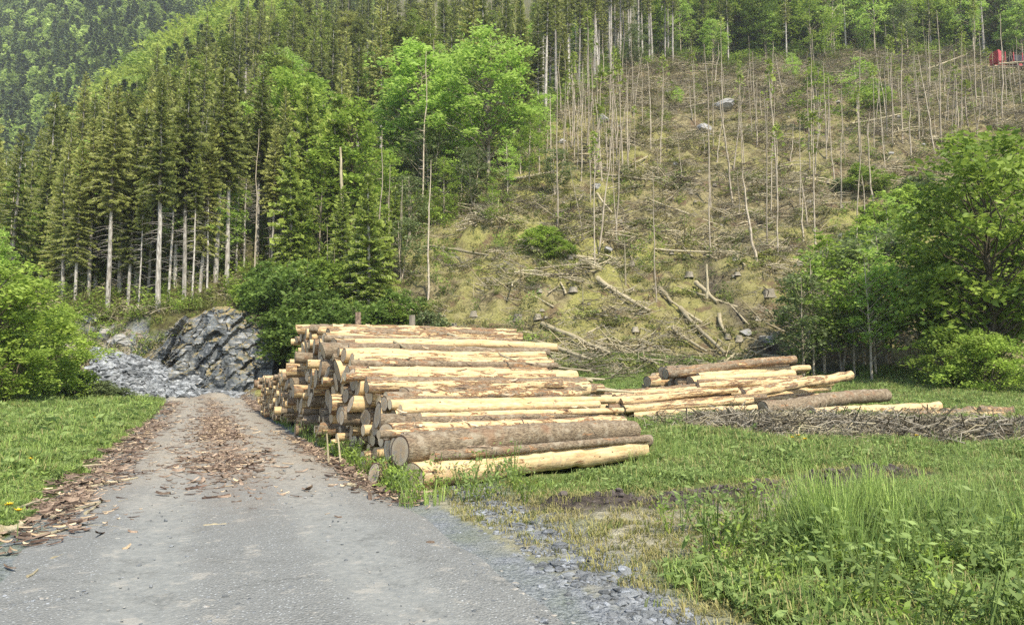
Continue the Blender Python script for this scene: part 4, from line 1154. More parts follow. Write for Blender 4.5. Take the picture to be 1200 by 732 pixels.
TAIL = pack(env_b, 14.6, 23.5, rb)
print('logs', len(HEAP), len(TAIL))
tb, tcf = MB(), MB()
th = np.arange(10) / 10 * 6.2832; jj = np.arange(10)
def tube_log(left, zc, ax, L, rad):
    a_ = np.array([left[0], left[1], zc]); d_ = np.array([ax[0], ax[1], 0])
    kf = np.linspace(0, 1, 9)[:, None]
    tb.tube(a_ + d_ * L * kf + r1.normal(0, .07 * rad, (9, 3)) * [[1, 1, 1]], rad * (1 - .14 * kf[:, 0]) * r1.uniform(.93, 1.07, 9), 10, 0, r1.random())
    sd = np.array([-d_[1], d_[0], 0])
    ring = a_ - d_ * .004 + rad * (np.cos(th)[:, None] * sd + np.sin(th)[:, None] * UP)
    tcf.add(np.vstack([ring, ring.mean(0)]), np.stack([(jj + 1) % 10, jj, np.full(10, 10)], -1), 0, r1.random())
NAMED = {0: (.78, 'peeled yellow log with a dark bark end lying lowest at the front of the stack'),
         2: (.10, 'thick dark-barked log lying across the front of the big stack'),
         3: (.38, 'brown log with pale flayed patches lying just behind the thick dark one'),
         1: (.62, 'reddish half-peeled log pressed under the thick dark-barked one')}
# which of the sloping face's logs shows most: highest near s
def nearest(s, z, skip):
    d = [(abs(c[0] - s) + abs(c[1] - z) - .6 * c[2], k) for k, c in enumerate(HEAP) if k not in skip and c[2] > .15]
    return min(d)[1]
for s, pl, lab in ((2.7, .97, 'thick bright peeled log lying on the slope of the stack above the dark log'),
                   (3.7, .85, 'pale peeled log next above the thick bright one on the stack'),
                   (10.3, .22, 'thick brown log crowning the top of the stack'),
                   (7.4, .45, 'patchy peeled log at the upper face of the stack')):
    k = nearest(s, float(env_a(s)) - .2, NAMED); NAMED[k] = (pl, lab)
def LOOK(peel, s, z):
    a = 'dark barked' if peel < .33 else 'half-peeled' if peel < .66 else 'pale peeled'
    w = ('in the top layers' if z > 2.2 else 'in the upper half' if z > 1.4 else 'in the lower half' if z > .6 else 'at the foot')
    q = 'sloping front' if s < 6 else 'tall middle' if s < 10.5 else 'back part'
    return f'{a} spruce log {w} of the {q} of the roadside stack', f'{a} logs {w}, {q} of the stack'
ORDER = sorted(range(len(HEAP)), key=lambda k: HEAP[k][0])
for k, (s, z, rad) in enumerate(HEAP):
    deg = 40 - 17 * min(1, s / 8) + r1.normal(0, 2.2) if k > 4 else [40.5, 39.0, 40.0, 38.0, 37.0][k]
    L = r1.uniform(4.5, 5.2) if k > 4 else [5.1, 4.8, 5.15, 4.9, 4.8][k]
    depth_in = float(env_a(s)) - z - rad
    slide = r1.normal(0, .20) + (.35 if r1.random() < .12 else 0)
    if k < 5: slide = [-.05, -.1, -.22, -.5, -.35][k]
    ax = axis(deg)
    left = P0 + PU * s + ax * slide
    zz = .02 + z + max(0, Hs(*(left + ax * 2)) * .6)
    peel = NAMED[k][0] if k in NAMED else float(np.clip(r1.choice([r1.normal(.25, .13), r1.normal(.50, .12), r1.normal(.78, .1)], p=[.38, .42, .20]), .02, 1))
    lab = NAMED[k][1] if k in NAMED else LOOK(peel, s, z)[0]
    if (rad < .135 and depth_in > .2 or rad < .1) and k > 4 and k not in NAMED:
        tube_log(left, zz, ax, L, rad); continue
    make_log(k, (left[0], left[1], zz), (ax[0], ax[1], r1.normal(0, .006) if k > 4 else 0.012), L, rad * .985, peel, lab, None if k in NAMED else LOOK(peel, s, z)[1], r1.uniform(0, 6.28))
for k, (s, z, rad) in enumerate(TAIL):
    ax = axis(22 + r1.normal(0, 1.2)); left = P0 + PU * s + ax * (r1.normal(0, .12) - .1 - .15 * (s - 14) / 9)
    z0 = z + .10 + max(0, Hs(*left) * .8); L = 4.6 + r1.uniform(-.3, .3)
    tube_log(left, z0, ax, L, rad)
te = tag(obj('thin_logs', tb.mesh('thin_log_bodies', [M['thin_log']], True)), 'many thin logs filling the stack and its low far end', None, None, 'stuff')
obj('cut_faces', tcf.mesh('thin_log_ends', [M['thin_end']]), te)

# two upright stakes between the two heaps
for px, ptop, lab in ((424, 366, 'reddish round stake standing up behind the top logs, left of two'), (487, 374, 'darker round stake standing up behind the top logs, right of two')):
    t = {424: .9, 487: 3.0}[px]
    s = 14.4; b0 = P0 + PU * s + axis(22.5) * t
    # keep the stake in the gap, where the sight line meets it
    d = ray(px, ptop); d = d / d[1]
    A = np.array([[axis(22.5)[0], -d[0]], [axis(22.5)[1], -1.0]]); sol = np.linalg.solve(A, -(P0 + PU * s)); q = P0 + PU * s + axis(22.5) * sol[0]
    ztop = CAMZ + d[2] * q[1] + (.0 if px == 424 else .14)
    root = thing('stake', lab, 'stake', (q[0], q[1], 0), (.02, -.03, 0))
    b = MB(); zz = np.linspace(-.3, ztop, 6); b.tube(np.column_stack([0 * zz, 0 * zz, zz]), np.linspace(.12, .10, 6), 12); obj('post', b.mesh('stake_post', [M['litter'] if px == 424 else M['twig']], True), root)
    c = MB(); th = np.arange(12) / 12 * 6.2832; ring = np.stack([.1 * np.cos(th), .1 * np.sin(th), np.full(12, ztop)], 1); jj = np.arange(12)
    c.add(np.vstack([ring, [(0, 0, ztop + .004)]]), np.stack([jj, (jj + 1) % 12, np.full(12, 12)], -1)); obj('cut_face', c.mesh('stake_top', [M['chip']]), root)

# thin broken tops lying over the right ends of the stack
for i in range(16):
    s = r1.uniform(4.5, 9); ax = axis(24 + r1.normal(0, 7)); q = P0 + PU * s + ax * r1.uniform(3.9, 4.6)
    z = float(env_a(s)) * .8 + .1 + r1.uniform(-.3, .1)
    lay(FT[i % 4], (q[0], q[1], z), (q[0] + ax[0] * r1.uniform(1.2, 2.2), q[1] + ax[1] * 1.5, z - r1.uniform(.1, .5)), r1.uniform(.025, .05), 'thin_treetop', 'thin splintered treetop sticking out at the right end of the stack', 'treetop', 'thin treetops at the right end of the stack')
# grey slats laid across the logs
for i, (s, t, w) in enumerate([(8.1, 3.1, .05), (9.3, 1.2, .04), (5.6, 3.5, .03), (6.7, 1.3, .035)]):
    q = P0 + PU * s + axis(23) * t; q2 = P0 + PU * (s - .7) + axis(23) * (t + .12)
    lay(FT[i % 4], (q[0], q[1], float(env_a(s)) + .03), (q2[0], q2[1], float(env_a(s - .7)) + .03), w, 'stick', ['dark grey stick lying across a barked log high on the stack', 'pale stick lying across the top logs of the stack', 'thin stick across the middle of the stack face', 'pale stick across the logs near the left ends'][i], 'stick')
for i, dx in enumerate((0, .16)):
    q = P0 + PU * 3.9 + axis(24) * -.55
    lay(FT[i], (q[0] + dx * 1.4, q[1] - .3, 0), (q[0] - .12 + dx * 1.2, q[1] - .1, .62), .022, 'stick', ['thin white stick leaning at the left foot of the stack, left of two', 'thin white stick leaning at the left foot of the stack, right of two'][i], 'stick')

# ------------------------------------------------------------------ the low log heaps beyond the grass
def heap(org, sdeg, adeg, env, s1, radii, L, named, group, common, jit, peelmean):
    C = pack(env, 0, s1, radii); su = axis(sdeg); big = {}
    for k, (s, z, rad) in enumerate(C):
        a = adeg + r1.normal(0, jit); ax = axis(a); left = np.array(org) + su * s + ax * r1.normal(0, .35)
        g = Hs(*(left + ax * L * .5))
        lab, pl = named.get(k, (common, float(np.clip(r1.normal(peelmean, .22), .05, 1))))
        make_log(k + 5, (left[0], left[1], g + z + r1.uniform(-.05, .02)), (ax[0], ax[1], r1.normal(.055, .02)), L * r1.uniform(.85, 1.08), rad, pl, lab, None if k in named else group, r1.uniform(0, 6.28))
heap((6.0, 22.4), 100, 25, lambda s: np.interp(s, [0, 1, 2.4, 3.6, 4.6, 5.5], [.5, .9, 1.35, 1.5, 1.05, .5]), 5.5, np.clip(r1.lognormal(math.log(.135), .22, 80), .09, .2), 4.9,
     {}, 'logs in the low heap beyond the grass', 'log in the low heap beyond the rutted grass', 5, .55)
g = Hs(9.5, 23.2)
make_log(2, (7.35, 21.9, g + .24), (.93, .36, .075), 4.9, .24, .12, 'thick brown barked log lying across the front of the low heap')
make_log(4, (8.7, 21.6, g + .10), (.96, .28, .04), 4.6, .18, .9, 'bright peeled log lying lowest at the front of the low heap')
make_log(6, (7.0, 22.6, g + .66), (.90, .40, .125), 4.6, .17, .62, 'half-peeled log slanting up over the top of the low heap')
make_log(8, (11.0, 21.6, g + .05), (.985, .15, .0), 3.6, .14, .5, 'weathered log lying half buried in twigs at the right of the low heap')
heap((2.9, 20.2), 95, 20, lambda s: np.interp(s, [0, 1, 2, 3], [.40, .70, .85, .5]), 3.0, np.clip(r1.lognormal(math.log(.11), .2, 34), .08, .16), 4.2,
     {}, 'thin logs between the stack and the low heap', 'thin peeled log in the small heap just right of the stack', 5, .7)
for i, (x, y, s) in enumerate([(13.1, 22.6, .3), (14.3, 22.8, .24)]):
    make_log(9 + i, (x, y, Hs(x, y) + .14), (.9, .35 - .6 * i, .03), 1.3 - .4 * i, s * .75, .4, ['short thick log lying in twigs right of the low heap', 'smallest short log at the far right of the twig bank'][i])

# ------------------------------------------------------------------ stones along the road edge
vs = [stone_mesh('verge_stone', M['verge_stone'], 60 + k, .6, 7) for k in range(5)]
n_st = 0
for i in range(700):
    y = r1.uniform(3.6, 11.5); lat0 = 2.55 + .12 * (y - 5) + r1.normal(0, .13)
    k = np.argmin(np.abs(ROAD[:, 1] - y)); x = ROAD[k, 0] + _rd[k, 1] * lat0; yy = ROAD[k, 1] - _rd[k, 0] * lat0
    if r1.random() > .26: continue
    s = float(np.clip(r1.lognormal(math.log(.042), .42), .02, .10))
    put_stone('verge_stone', vs[i % 5], (x, yy, Hs(x, yy)), s, 'blue-grey angular stone in the row along the right road edge', 'stones along the right road edge', 'stone', .35); n_st += 1
# loose slate below the outcrop: the larger blocks one by one
sc_m = [stone_mesh('slate_block', M['scree'], 70 + k, .5, 8) for k in range(6)]
SCREE = []
for i in range(5200):
    u = r1.random(); px = 108 + 222 * u; f = r1.random() ** .8
    y = 46.3 + 4.2 * f - 1.0 * u; x = (px - 600) / 868 * y
    zt = .2 + (3.3 * (1 - u) ** .8 + .25) * f
    if f > 1.25 - u * .9: continue
    SCREE.append((x, y, max(zt, Hs(x, y) if f < .3 else 0), float(np.clip(r1.lognormal(math.log(.15), .42), .06, .5))))
SCREE.sort(key=lambda q: -q[3])
for i, (x, y, z, s) in enumerate(SCREE[:170]):
    put_stone('slate_block', sc_m[i % 6], (x, y, z), s, 'grey slate block lying in the loose slope beside the outcrop', 'slate blocks beside the outcrop', 'stone', .45)

# ------------------------------------------------------------------ things nobody could count
def scatter(name, label, pts, scl, sources, up=None, pick=None):
    """instances of the SOURCES on PTS; the sources themselves stand at the first points as the object's parts"""
    pts = np.asarray(pts, float); n = len(pts)
    me = bpy.data.meshes.new(name); me.vertices.add(n); me.vertices.foreach_set('co', pts.ravel())
    rg = np.random.default_rng(n)
    rot = np.column_stack([rg.normal(0, .12, n), rg.normal(0, .12, n), rg.uniform(0, 6.283, n)]) if up is None else up
    a = me.attributes.new('rot', 'FLOAT_VECTOR', 'POINT'); a.data.foreach_set('vector', rot.ravel().astype(np.float32))
    a = me.attributes.new('scl', 'FLOAT', 'POINT'); a.data.foreach_set('value', np.asarray(scl, np.float32))
    a = me.attributes.new('pick', 'INT', 'POINT'); a.data.foreach_set('value', (rg.integers(0, len(sources), n) if pick is None else np.asarray(pick)).astype(np.int32))
    me.update()
    o = tag(obj(name, me), label, None, None, 'stuff')
    c = bpy.data.collections.new(name + '_kinds'); COL.children.link(c)
    for k, (pn, sm) in enumerate(sources):
        s = bpy.data.objects.new(pn, sm); c.objects.link(s); s.parent = o
        s.location = pts[k * 7 % n]; s.scale = (float(scl[k * 7 % n]),) * 3
    g = bpy.data.node_groups.new(name, 'GeometryNodeTree')
    g.interface.new_socket('Geometry', in_out='INPUT', socket_type='NodeSocketGeometry'); g.interface.new_socket('Geometry', in_out='OUTPUT', socket_type='NodeSocketGeometry')
    N = g.nodes.new; L = g.links.new
    gi, go = N('NodeGroupInput'), N('NodeGroupOutput')
    ci = N('GeometryNodeCollectionInfo'); ci.inputs['Collection'].default_value = c; ci.inputs['Separate Children'].default_value = True; ci.inputs['Reset Children'].default_value = True
    ip = N('GeometryNodeInstanceOnPoints'); ip.inputs['Pick Instance'].default_value = True
    def na(nm, t):
        x = N('GeometryNodeInputNamedAttribute'); x.data_type = t; x.inputs['Name'].default_value = nm; return x.outputs['Attribute']
    er = N('FunctionNodeEulerToRotation'); L(na('rot', 'FLOAT_VECTOR'), er.inputs[0])
    L(gi.outputs[0], ip.inputs['Points']); L(ci.outputs[0], ip.inputs['Instance']); L(er.outputs[0], ip.inputs['Rotation']); L(na('scl', 'FLOAT'), ip.inputs['Scale']); L(na('pick', 'INT'), ip.inputs['Instance Index'])
    L(ip.outputs[0], go.inputs[0])
    md = o.modifiers.new('scatter', 'NODES'); md.node_group = g
    return o

def tuft(name, seed, n, h, spread, width, mat, bend=.5, stiff=.0):
    r = np.random.default_rng(seed); b = MB()
    a = r.uniform(0, 6.283, n); rad = spread * np.sqrt(r.random(n)); x, y = np.cos(a) * rad, np.sin(a) * rad
    hh = h * r.uniform(.45, 1.1, n); ld = r.uniform(0, 6.283, n); bd = bend * r.uniform(.2, 1.2, n) * hh
    dx, dy = np.cos(ld), np.sin(ld); wv = width * r.uniform(.6, 1.2, n); wx, wy = -dy * wv, dx * wv
    lv = [(0, 0.0, 1.0), (.5, .22, .85), (.85, .65, .5)]
    rows = []
    for f, k, wf in lv:
        for sg in (-1, 1):
            rows.append(np.stack([x + dx * bd * k + sg * wx * wf, y + dy * bd * k + sg * wy * wf, hh * f * (1 - .15 * k * bend) - (.03 if f == 0 else 0)], 1))
    rows.append(np.stack([x + dx * bd, y + dy * bd, hh * (1 - .3 * bend)], 1))
    V = np.stack(rows, 1).reshape(-1, 3); base = np.arange(n)[:, None] * 7
    q = np.concatenate([base + [0, 1, 3, 2], base + [2, 3, 5, 4]]); t = base + [4, 5, 6]
    tn = np.clip(r.uniform(.1, .9, n), 0, 1)
    b.add(V, q, 0, np.concatenate([tn, tn])); b.f.append(t); b.v.append(np.zeros((0, 3))); b.m.append(np.zeros(n, int)); b.t.append(tn)
    return (name, b.mesh(name, [mat]))
def leafy(name, seed, n, h, spread, leaf, mat, flat=.35):
    r = np.random.default_rng(seed); b = MB()
    for k in range(4):
        a = r.uniform(0, 6.28); P = np.array([[0, 0, -.03], [math.cos(a) * spread * .4, math.sin(a) * spread * .4, h * .55], [math.cos(a) * spread * .8, math.sin(a) * spread * .8, h]]); b.tube(P, [.006, .005, .003], 3, 0, .3)
    c = np.stack([r.normal(0, spread * .5, n), r.normal(0, spread * .5, n), h * r.uniform(.15, 1.0, n) ** .8], 1)
    a = r.uniform(0, 6.283, n); s = leaf * r.uniform(.6, 1.3, n)[:, None]
    u = np.stack([np.cos(a), np.sin(a), r.normal(0, flat, n)], 1); w = np.cross(r.normal(0, .4, (n, 3)) + UP, u); w /= np.linalg.norm(w, axis=1)[:, None]
    b.rhombs(c, u * s, w * s * .45, 0, r.uniform(.1, .95, n)); return (name, b.mesh(name, [mat]))
def sticks(name, seed, n, L, rad, spread, mat, lift=.25, zr=.25):
    r = np.random.default_rng(seed); b = MB()
    for k in range(n):
        c = np.array([r.normal(0, spread), r.normal(0, spread), r.uniform(0, zr)]); a = r.uniform(0, 6.28); l = L * r.uniform(.3, 1.1)
        d = np.array([math.cos(a), math.sin(a), r.normal(0, lift)]); m = c + r.normal(0, .11 * l, 3)
        b.tube([c - d * l / 2, m, c + d * l / 2], np.array([1, .8, .35]) * rad * r.uniform(.5, 1.4), 4, 0, r.random())
    return (name, b.mesh(name, [mat]))

RG = np.random.default_rng(77)
def field_points(n, ylo, yhi, pw, tlo, thi):
    """more points near the viewer's side of the field, thinning into the distance"""
    v = RG.random(n); y = (ylo ** pw + v * (yhi ** pw - ylo ** pw)) ** (1 / pw); t = RG.uniform(tlo, thi, n)
    return t * y, y
ANG = math.atan2(PU[1], PU[0])
def in_stack(x, y, m=0.0):
    dx, dy = x - P0[0], y - P0[1]; s = dx * PU[0] + dy * PU[1]; ax = axis(26); t = dx * ax[0] + dy * ax[1]
    return (s > .1 - m) & (s < 24 + m) & (t > -.1 - m) & (t < 4.9 + m)

# meadow left of the road
x, y = field_points(340000, 3.2, 50, .9, -1.15, .3)
lat = lateral(x, y); edge = -2.2 - .45 * vnoise(x * .7, y * .7, 61) - .25 * vnoise(x * 3, y * 3, 62)
k = (lat < edge) & (y < 45.0)
x, y = x[k], y[k]
keep = RG.random(len(x)) < np.clip(.9, 0, 1); x, y = x[keep], y[keep]
z = H(x, y)
sc = (.55 + .55 * fbm(x * .6, y * .6, 63) + .55 * sstep(.5, .7, fbm(x * 1.7, y * 1.7, 75))) * RG.uniform(.7, 1.3, len(x)) * (1 + .018 * y)
sc *= .55 + .45 * sstep(0, .8, edge[k][keep] - lat[k][keep])
scatter('meadow_grass', 'lush bright green meadow grass left of the gravel road', np.stack([x, y, z], 1), sc,
        [tuft('grass_tuft', 500, 16, .19, .10, .0055, M['grass'], .55), tuft('grass_tuft', 501, 14, .16, .12, .006, M['grass'], .9), leafy('clover_patch', 502, 26, .13, .11, .03, M['grass']), tuft('grass_tuft', 503, 10, .25, .09, .005, M['grass'], .4), tuft('grass_tuft', 504, 9, .22, .10, .005, M['tall_grass'], .6), leafy('dock_leaves', 505, 14, .14, .10, .05, M['tall_grass'], .5), tuft('straw_tuft', 506, 4, .27, .10, .004, M['dry_grass'], .7)])
print('meadow', len(x))

# grass on the right
x, y = field_points(430000, 3.4, 44, .75, -.5, 1.3)
lat = lateral(x, y); z = H(x, y)
edge = 2.35 + .5 * vnoise(x * .8, y * .8, 64)
_, _, dry, soil, gravel, _ = zones(x, y, z)
lush = np.clip(fbm(x * .45, y * .45, 65) * 1.9 - .24 - 1.5 * dry - 2.2 * soil - 1.1 * gravel, 0, 1)
lush *= sstep(0, .9, lat - edge) * .75 + .25
k = (lat > edge) & ~in_stack(x, y) & (RG.random(len(x)) < lush * .85) & (y < 41) & ((polydist(x, y, RUT) > .75) | (RG.random(len(x)) < .06))
xg, yg, zg = x[k], y[k], z[k]
sg = (1 - .6 * np.clip(dry[k] + np.exp(-((polydist(xg, yg - 0, RUT) - .2) / .9) ** 2) + np.exp(-(polydist(xg, yg, [(0, 8), (2.6, 8.6)]) / 1.2) ** 2), 0, 1)) * (.35 + .75 * fbm(xg * .5, yg * .5, 66)) * RG.uniform(.6, 1.3, len(xg)) * (1 + .018 * yg) * (.75 + .4 * sstep(0, 3, xg + 1.5 - .2 * yg))
scatter('field_grass', 'uneven green grass on the field right of the road', np.stack([xg, yg, zg], 1), sg,
        [tuft('grass_tuft', 510, 13, .20, .10, .0055, M['tall_grass'], .6), tuft('grass_tuft', 511, 12, .16, .12, .006, M['grass'], .9), leafy('weed_patch', 512, 22, .14, .12, .03, M['tall_grass']), tuft('grass_tuft', 513, 12, .2, .09, .006, M['grass'], .5), tuft('straw_tuft', 514, 5, .28, .12, .005, M['dry_grass'], .8), leafy('dock_leaves', 515, 14, .15, .12, .045, M['tall_grass'], .5)])
k2 = (lat > edge - .15) & ~in_stack(x, y) & (RG.random(len(x)) < np.clip(.13 * dry + .05 + .10 * (fbm(x * .8, y * .8, 67) > .55), 0, 1) * .5) & (y < 34)
scatter('dry_grass', 'short straw-coloured dead grass on the rutted field', np.stack([x[k2], y[k2], z[k2]], 1), RG.uniform(.5, 1.1, k2.sum()) * (1 + .015 * y[k2]),
        [tuft('dry_tuft', 520, 12, .10, .11, .005, M['dry_grass'], 1.3), tuft('dry_tuft', 522, 9, .07, .10, .005, M['olive'], 1.3), tuft('dry_tuft', 521, 10, .08, .12, .005, M['dry_grass'], 1.6)])
print('field', len(xg), k2.sum())

# tall grass and broad weeds at the lower right
pts = []; scs = []
for cx_, cy_, n, sx, sy, h in [(2.85, 6.8, 170, .22, .3, 1.1), (3.35, 7.2, 200, .40, .4, 1.05), (5.4, 8.0, 170, .6, .8, 1.0), (4.6, 6.9, 90, .6, .6, .7), (6.8, 9.0, 120, 1.0, .8, .85), (3.4, 5.6, 120, .8, .6, .6), (8.0, 12.5, 70, 1.4, 1.0, .65), (3.2, 13.5, 170, .7, .7, .55), (2.6, 14.8, 120, .8, .6, .55), (4.2, 4.7, 90, .9, .5, .6), (2.3, 5.2, 60, .4, .5, .5), (9.5, 14, 120, 2, 1.2, .7)]:
    a = RG.normal(cx_, sx, n); b = RG.normal(cy_, sy, n); pts.append(np.stack([a, b, H(a, b)], 1)); scs.append(h * RG.uniform(.55, 1.1, n))
pts = np.vstack(pts); scs = np.concatenate(scs); kk = lateral(pts[:, 0], pts[:, 1]) > 3.2
scatter('tall_grass', 'clumps of tall seeding grass at the lower right of the field', pts[kk], scs[kk],
        [tuft('tall_tuft', 530, 14, .70, .10, .0052, M['tall_grass'], .45), tuft('tall_tuft', 531, 12, .60, .12, .006, M['tall_grass'], .65), tuft('tall_tuft', 532, 9, .8, .07, .0045, M['grass'], .35)])
n = 1500
x = RG.normal(4.4, 1.5, n); y = RG.normal(6.0, 1.2, n); lt = lateral(x, y); kk = (lt > 3.4) & (y > 4.7) & (RG.random(n) < .10 + .6 * (fbm(x * .9, y * .9, 68) > .5))
x, y = x[kk], y[kk]
x2 = np.concatenate([x, RG.uniform(-1.9, .2, 60)]); y2 = np.concatenate([y, RG.uniform(9.6, 12.0, 60)])
kk = (lateral(x2, y2) > 2.6) & ~in_stack(x2, y2, -.1); x2, y2 = x2[kk], y2[kk]
scatter('broad_weeds', 'broad-leaved weeds crowding under the tall grass at the lower right', np.stack([x2, y2, H(x2, y2)], 1), RG.uniform(.6, 1.2, len(x2)),
        [leafy('weed', 540, 34, .42, .22, .040, M['tall_grass'], .5), leafy('weed', 541, 40, .32, .20, .03, M['leaf'], .4), leafy('weed', 542, 30, .5, .18, .034, M['tall_grass'], .6)])
# weeds along the left foot of the stack
n = 900; s = RG.uniform(-1.2, 22, n); tt = RG.normal(-.5, .3, n); q = P0[None] + PU[None] * s[:, None] + axis(24)[None] * tt[:, None]
kk = lateral(q[:, 0], q[:, 1]) > 1.95; q = q[kk]
scatter('verge_weeds', 'green weeds growing along the foot of the log stack', np.stack([q[:, 0], q[:, 1], H(q[:, 0], q[:, 1])], 1), RG.uniform(.4, 1.15, len(q)),
        [leafy('weed', 543, 34, .36, .2, .035, M['leaf'], .5), tuft('grass_tuft', 544, 16, .3, .12, .006, M['grass'], .6), leafy('weed', 545, 26, .45, .16, .03, M['tall_grass'], .6)])

# dandelions
dh = MB(); rgd = np.random.default_rng(3); a = rgd.uniform(0, 6.28, 26); uu = np.stack([np.cos(a), np.sin(a), rgd.uniform(.1, .7, 26)], 1) * .016
dh.rhombs(uu * 1.0 + [0, 0, .2], uu, np.cross(uu, UP) * .4); ds = MB(); ds.tube([[0, 0, -.02], [.004, 0, .1], [0, 0, .2]], .003, 5)
DAN = ('dandelion', 'flower', [('flower_head', dh.mesh('dandelion_head', [M['yellow']])), ('stem', ds.mesh('dandelion_stem', [M['tall_grass']]))])
for i, (px, py) in enumerate([(8, 628), (20, 634), (929, 531), (936, 528), (1075, 528), (944, 534), (35, 560), (60, 520), (110, 500)]):
    p = at(px, py); plant(DAN, p, 'yellow dandelion flowering in the field grass', 'dandelions in the grass', None, 1.5)

# litter of bark on the road and beside it
def bark_flake(seed, L, w, mat):
    r = np.random.default_rng(seed); b = MB(); k = 5; f = np.linspace(-.5, .5, k)
    wv = w * (1 - (2 * np.abs(f)) ** 3 * .6) * r.uniform(.7, 1.2, k); z = .012 + .02 * (r.random() * 4 * f * f + .3 * r.random(k)); yb = np.cumsum(r.normal(0, .1 * w, k))
    A = np.stack([f * L, yb - wv / 2, z], 1); B = np.stack([f * L, yb, z + w * .28], 1); C = np.stack([f * L, yb + wv / 2, z * .8], 1)
    V = np.vstack([A, B, C]); i = np.arange(k - 1); b.add(V, np.concatenate([np.stack([i, i + 1, k + i + 1, k + i], -1), np.stack([k + i, k + i + 1, 2 * k + i + 1, 2 * k + i], -1)]))
    return ('bark_flake', b.mesh('bark_flake', [mat]))
FLK = [bark_flake(600 + i, *q) for i, q in enumerate([(.20, .05, M['litter']), (.14, .07, M['litter']), (.30, .035, M['litter']), (.10, .05, M['litter']), (.16, .03, M['chip']), (.24, .045, M['litter_dark']), (.12, .04, M['litter_dark']), (.34, .02, M['litter_dark']), (.07, .04, M['chip']), (.06, .035, M['litter']), (.08, .03, M['litter'])])]
n = 90000; s = RG.uniform(6, 62, n)
idx = np.clip(((s + 40 + 0) / .5).astype(int), 0, len(ROAD) - 1)
which = RG.random(n); lt = np.where(which < .36, RG.normal(-.05, .22 + .22 * vnoise(s * .5, s * 0, 70), n), np.where(which < .62, RG.normal(2.0, .22, n), np.where(which < .80, RG.normal(-2.1, .14 + .25 * vnoise(s * .45, s * 0, 73), n), RG.uniform(-2, 2, n))))
dist = s
dens = np.where(which < .36, sstep(9, 13, dist) * (.35 + .65 * (fbm(s * .35, s * 0, 69) > .42)) * (1 - .6 * sstep(26, 34, dist)), np.where(which < .62, sstep(8.5, 10, dist), np.where(which < .8, sstep(7.0, 9.5, dist) * (.3 + .7 * (fbm(s * .5, s * 0, 74) > .45)), .30 * sstep(7, 15, dist))))
kk = RG.random(n) < dens * .62 * np.clip(1.3 - dist / 50, .25, 1)
dists = dist[kk]; lt = lt[kk]
yy0 = dists; ri = np.array([np.argmin(np.abs(ROAD[:200, 1] - v)) if v < 44 else -1 for v in yy0]); ok = ri >= 0; ri = ri[ok]; lt = lt[ok]
jit = RG.uniform(-.3, .3, len(ri)); X = ROAD[ri, 0] + _rd[ri, 1] * lt + _rd[ri, 0] * jit; Y = ROAD[ri, 1] - _rd[ri, 0] * lt + _rd[ri, 1] * jit
Z = H(X, Y) + np.where(np.abs(lt) < 1.9, .025, .0) + RG.uniform(0, .03, len(X)) * (np.abs(lt) > 1.6)
keep = ~in_stack(X, Y, -.05); X, Y, Z = X[keep], Y[keep], Z[keep]
roty = np.column_stack([RG.normal(0, .15, len(X)), RG.normal(0, .15, len(X)), RG.normal(.35, .7, len(X))])
scatter('bark_litter', 'brown bark flakes strewn down the middle and both edges of the road', np.stack([X, Y, Z], 1), np.clip(RG.lognormal(math.log(.62), .5, len(X)), .2, 1.5), FLK, roty)
print('litter', len(X))
# the larger sticks and strips of bark beside the road, one by one
for i, (x1, y1, x2, y2, r_, lab) in enumerate([(92, 576, 160, 563, .022, 'dark bent branch lying at the left road edge'), (92, 617, 140, 621, .010, 'thin dark stick lying on the left wheel track'), (45, 632, 80, 624, .02, 'reddish bark strip at the left road edge'), (96, 549, 130, 546, .02, 'brown stick on the grass edge left of the road'),
                                             (60, 610, 112, 594, .02, 'dark curled bark strip among the litter on the left'), (60, 660, 88, 648, .012, 'thin pale splinter on the road at lower left'), (32, 680, 45, 672, .012, 'short pale chip near the lower left corner'), (138, 592, 160, 586, .012, 'short dark twig on the left wheel track'), (283, 562, 325, 562, .010, 'thin stick lying across the middle of the road'),
                                             (408, 572, 476, 581, .028, 'dark branch lying at the right road edge below the stack'), (395, 558, 432, 563, .02, 'brown bark strip at the right road edge'), (238, 620, 265, 617, .015, 'short orange bark strip in the middle of the road'), (348, 662, 378, 660, .012, 'pale flat splinter on the right wheel track'), (362, 646, 378, 643, .012, 'small brown splinter right of the road middle'),
                                             (0, 630, 28, 622, .05, 'curled bark slab at the left edge of the picture'), (20, 600, 55, 588, .02, 'dark stick in the litter below the meadow'), (430, 560, 455, 566, .02, 'orange bark piece at the foot of the stack'), (100, 605, 118, 590, .02, 'upright-curled dark bark strip on the left edge')]):
    a, b = at(x1, y1), at(x2, y2); a[2] += r_ + .02; b[2] += r_ + .02
    o = lay(FT[i % 4], a, b, r_, 'stick', lab, 'stick')
p = at(504, 641); put_stone('bark_chunk', stone_mesh('bark_chunk', M['litter'], 88, .6, 6), p, .055, 'single dark bark chunk lying on the bare gravel right of the track', None, 'bark chunk', .1)

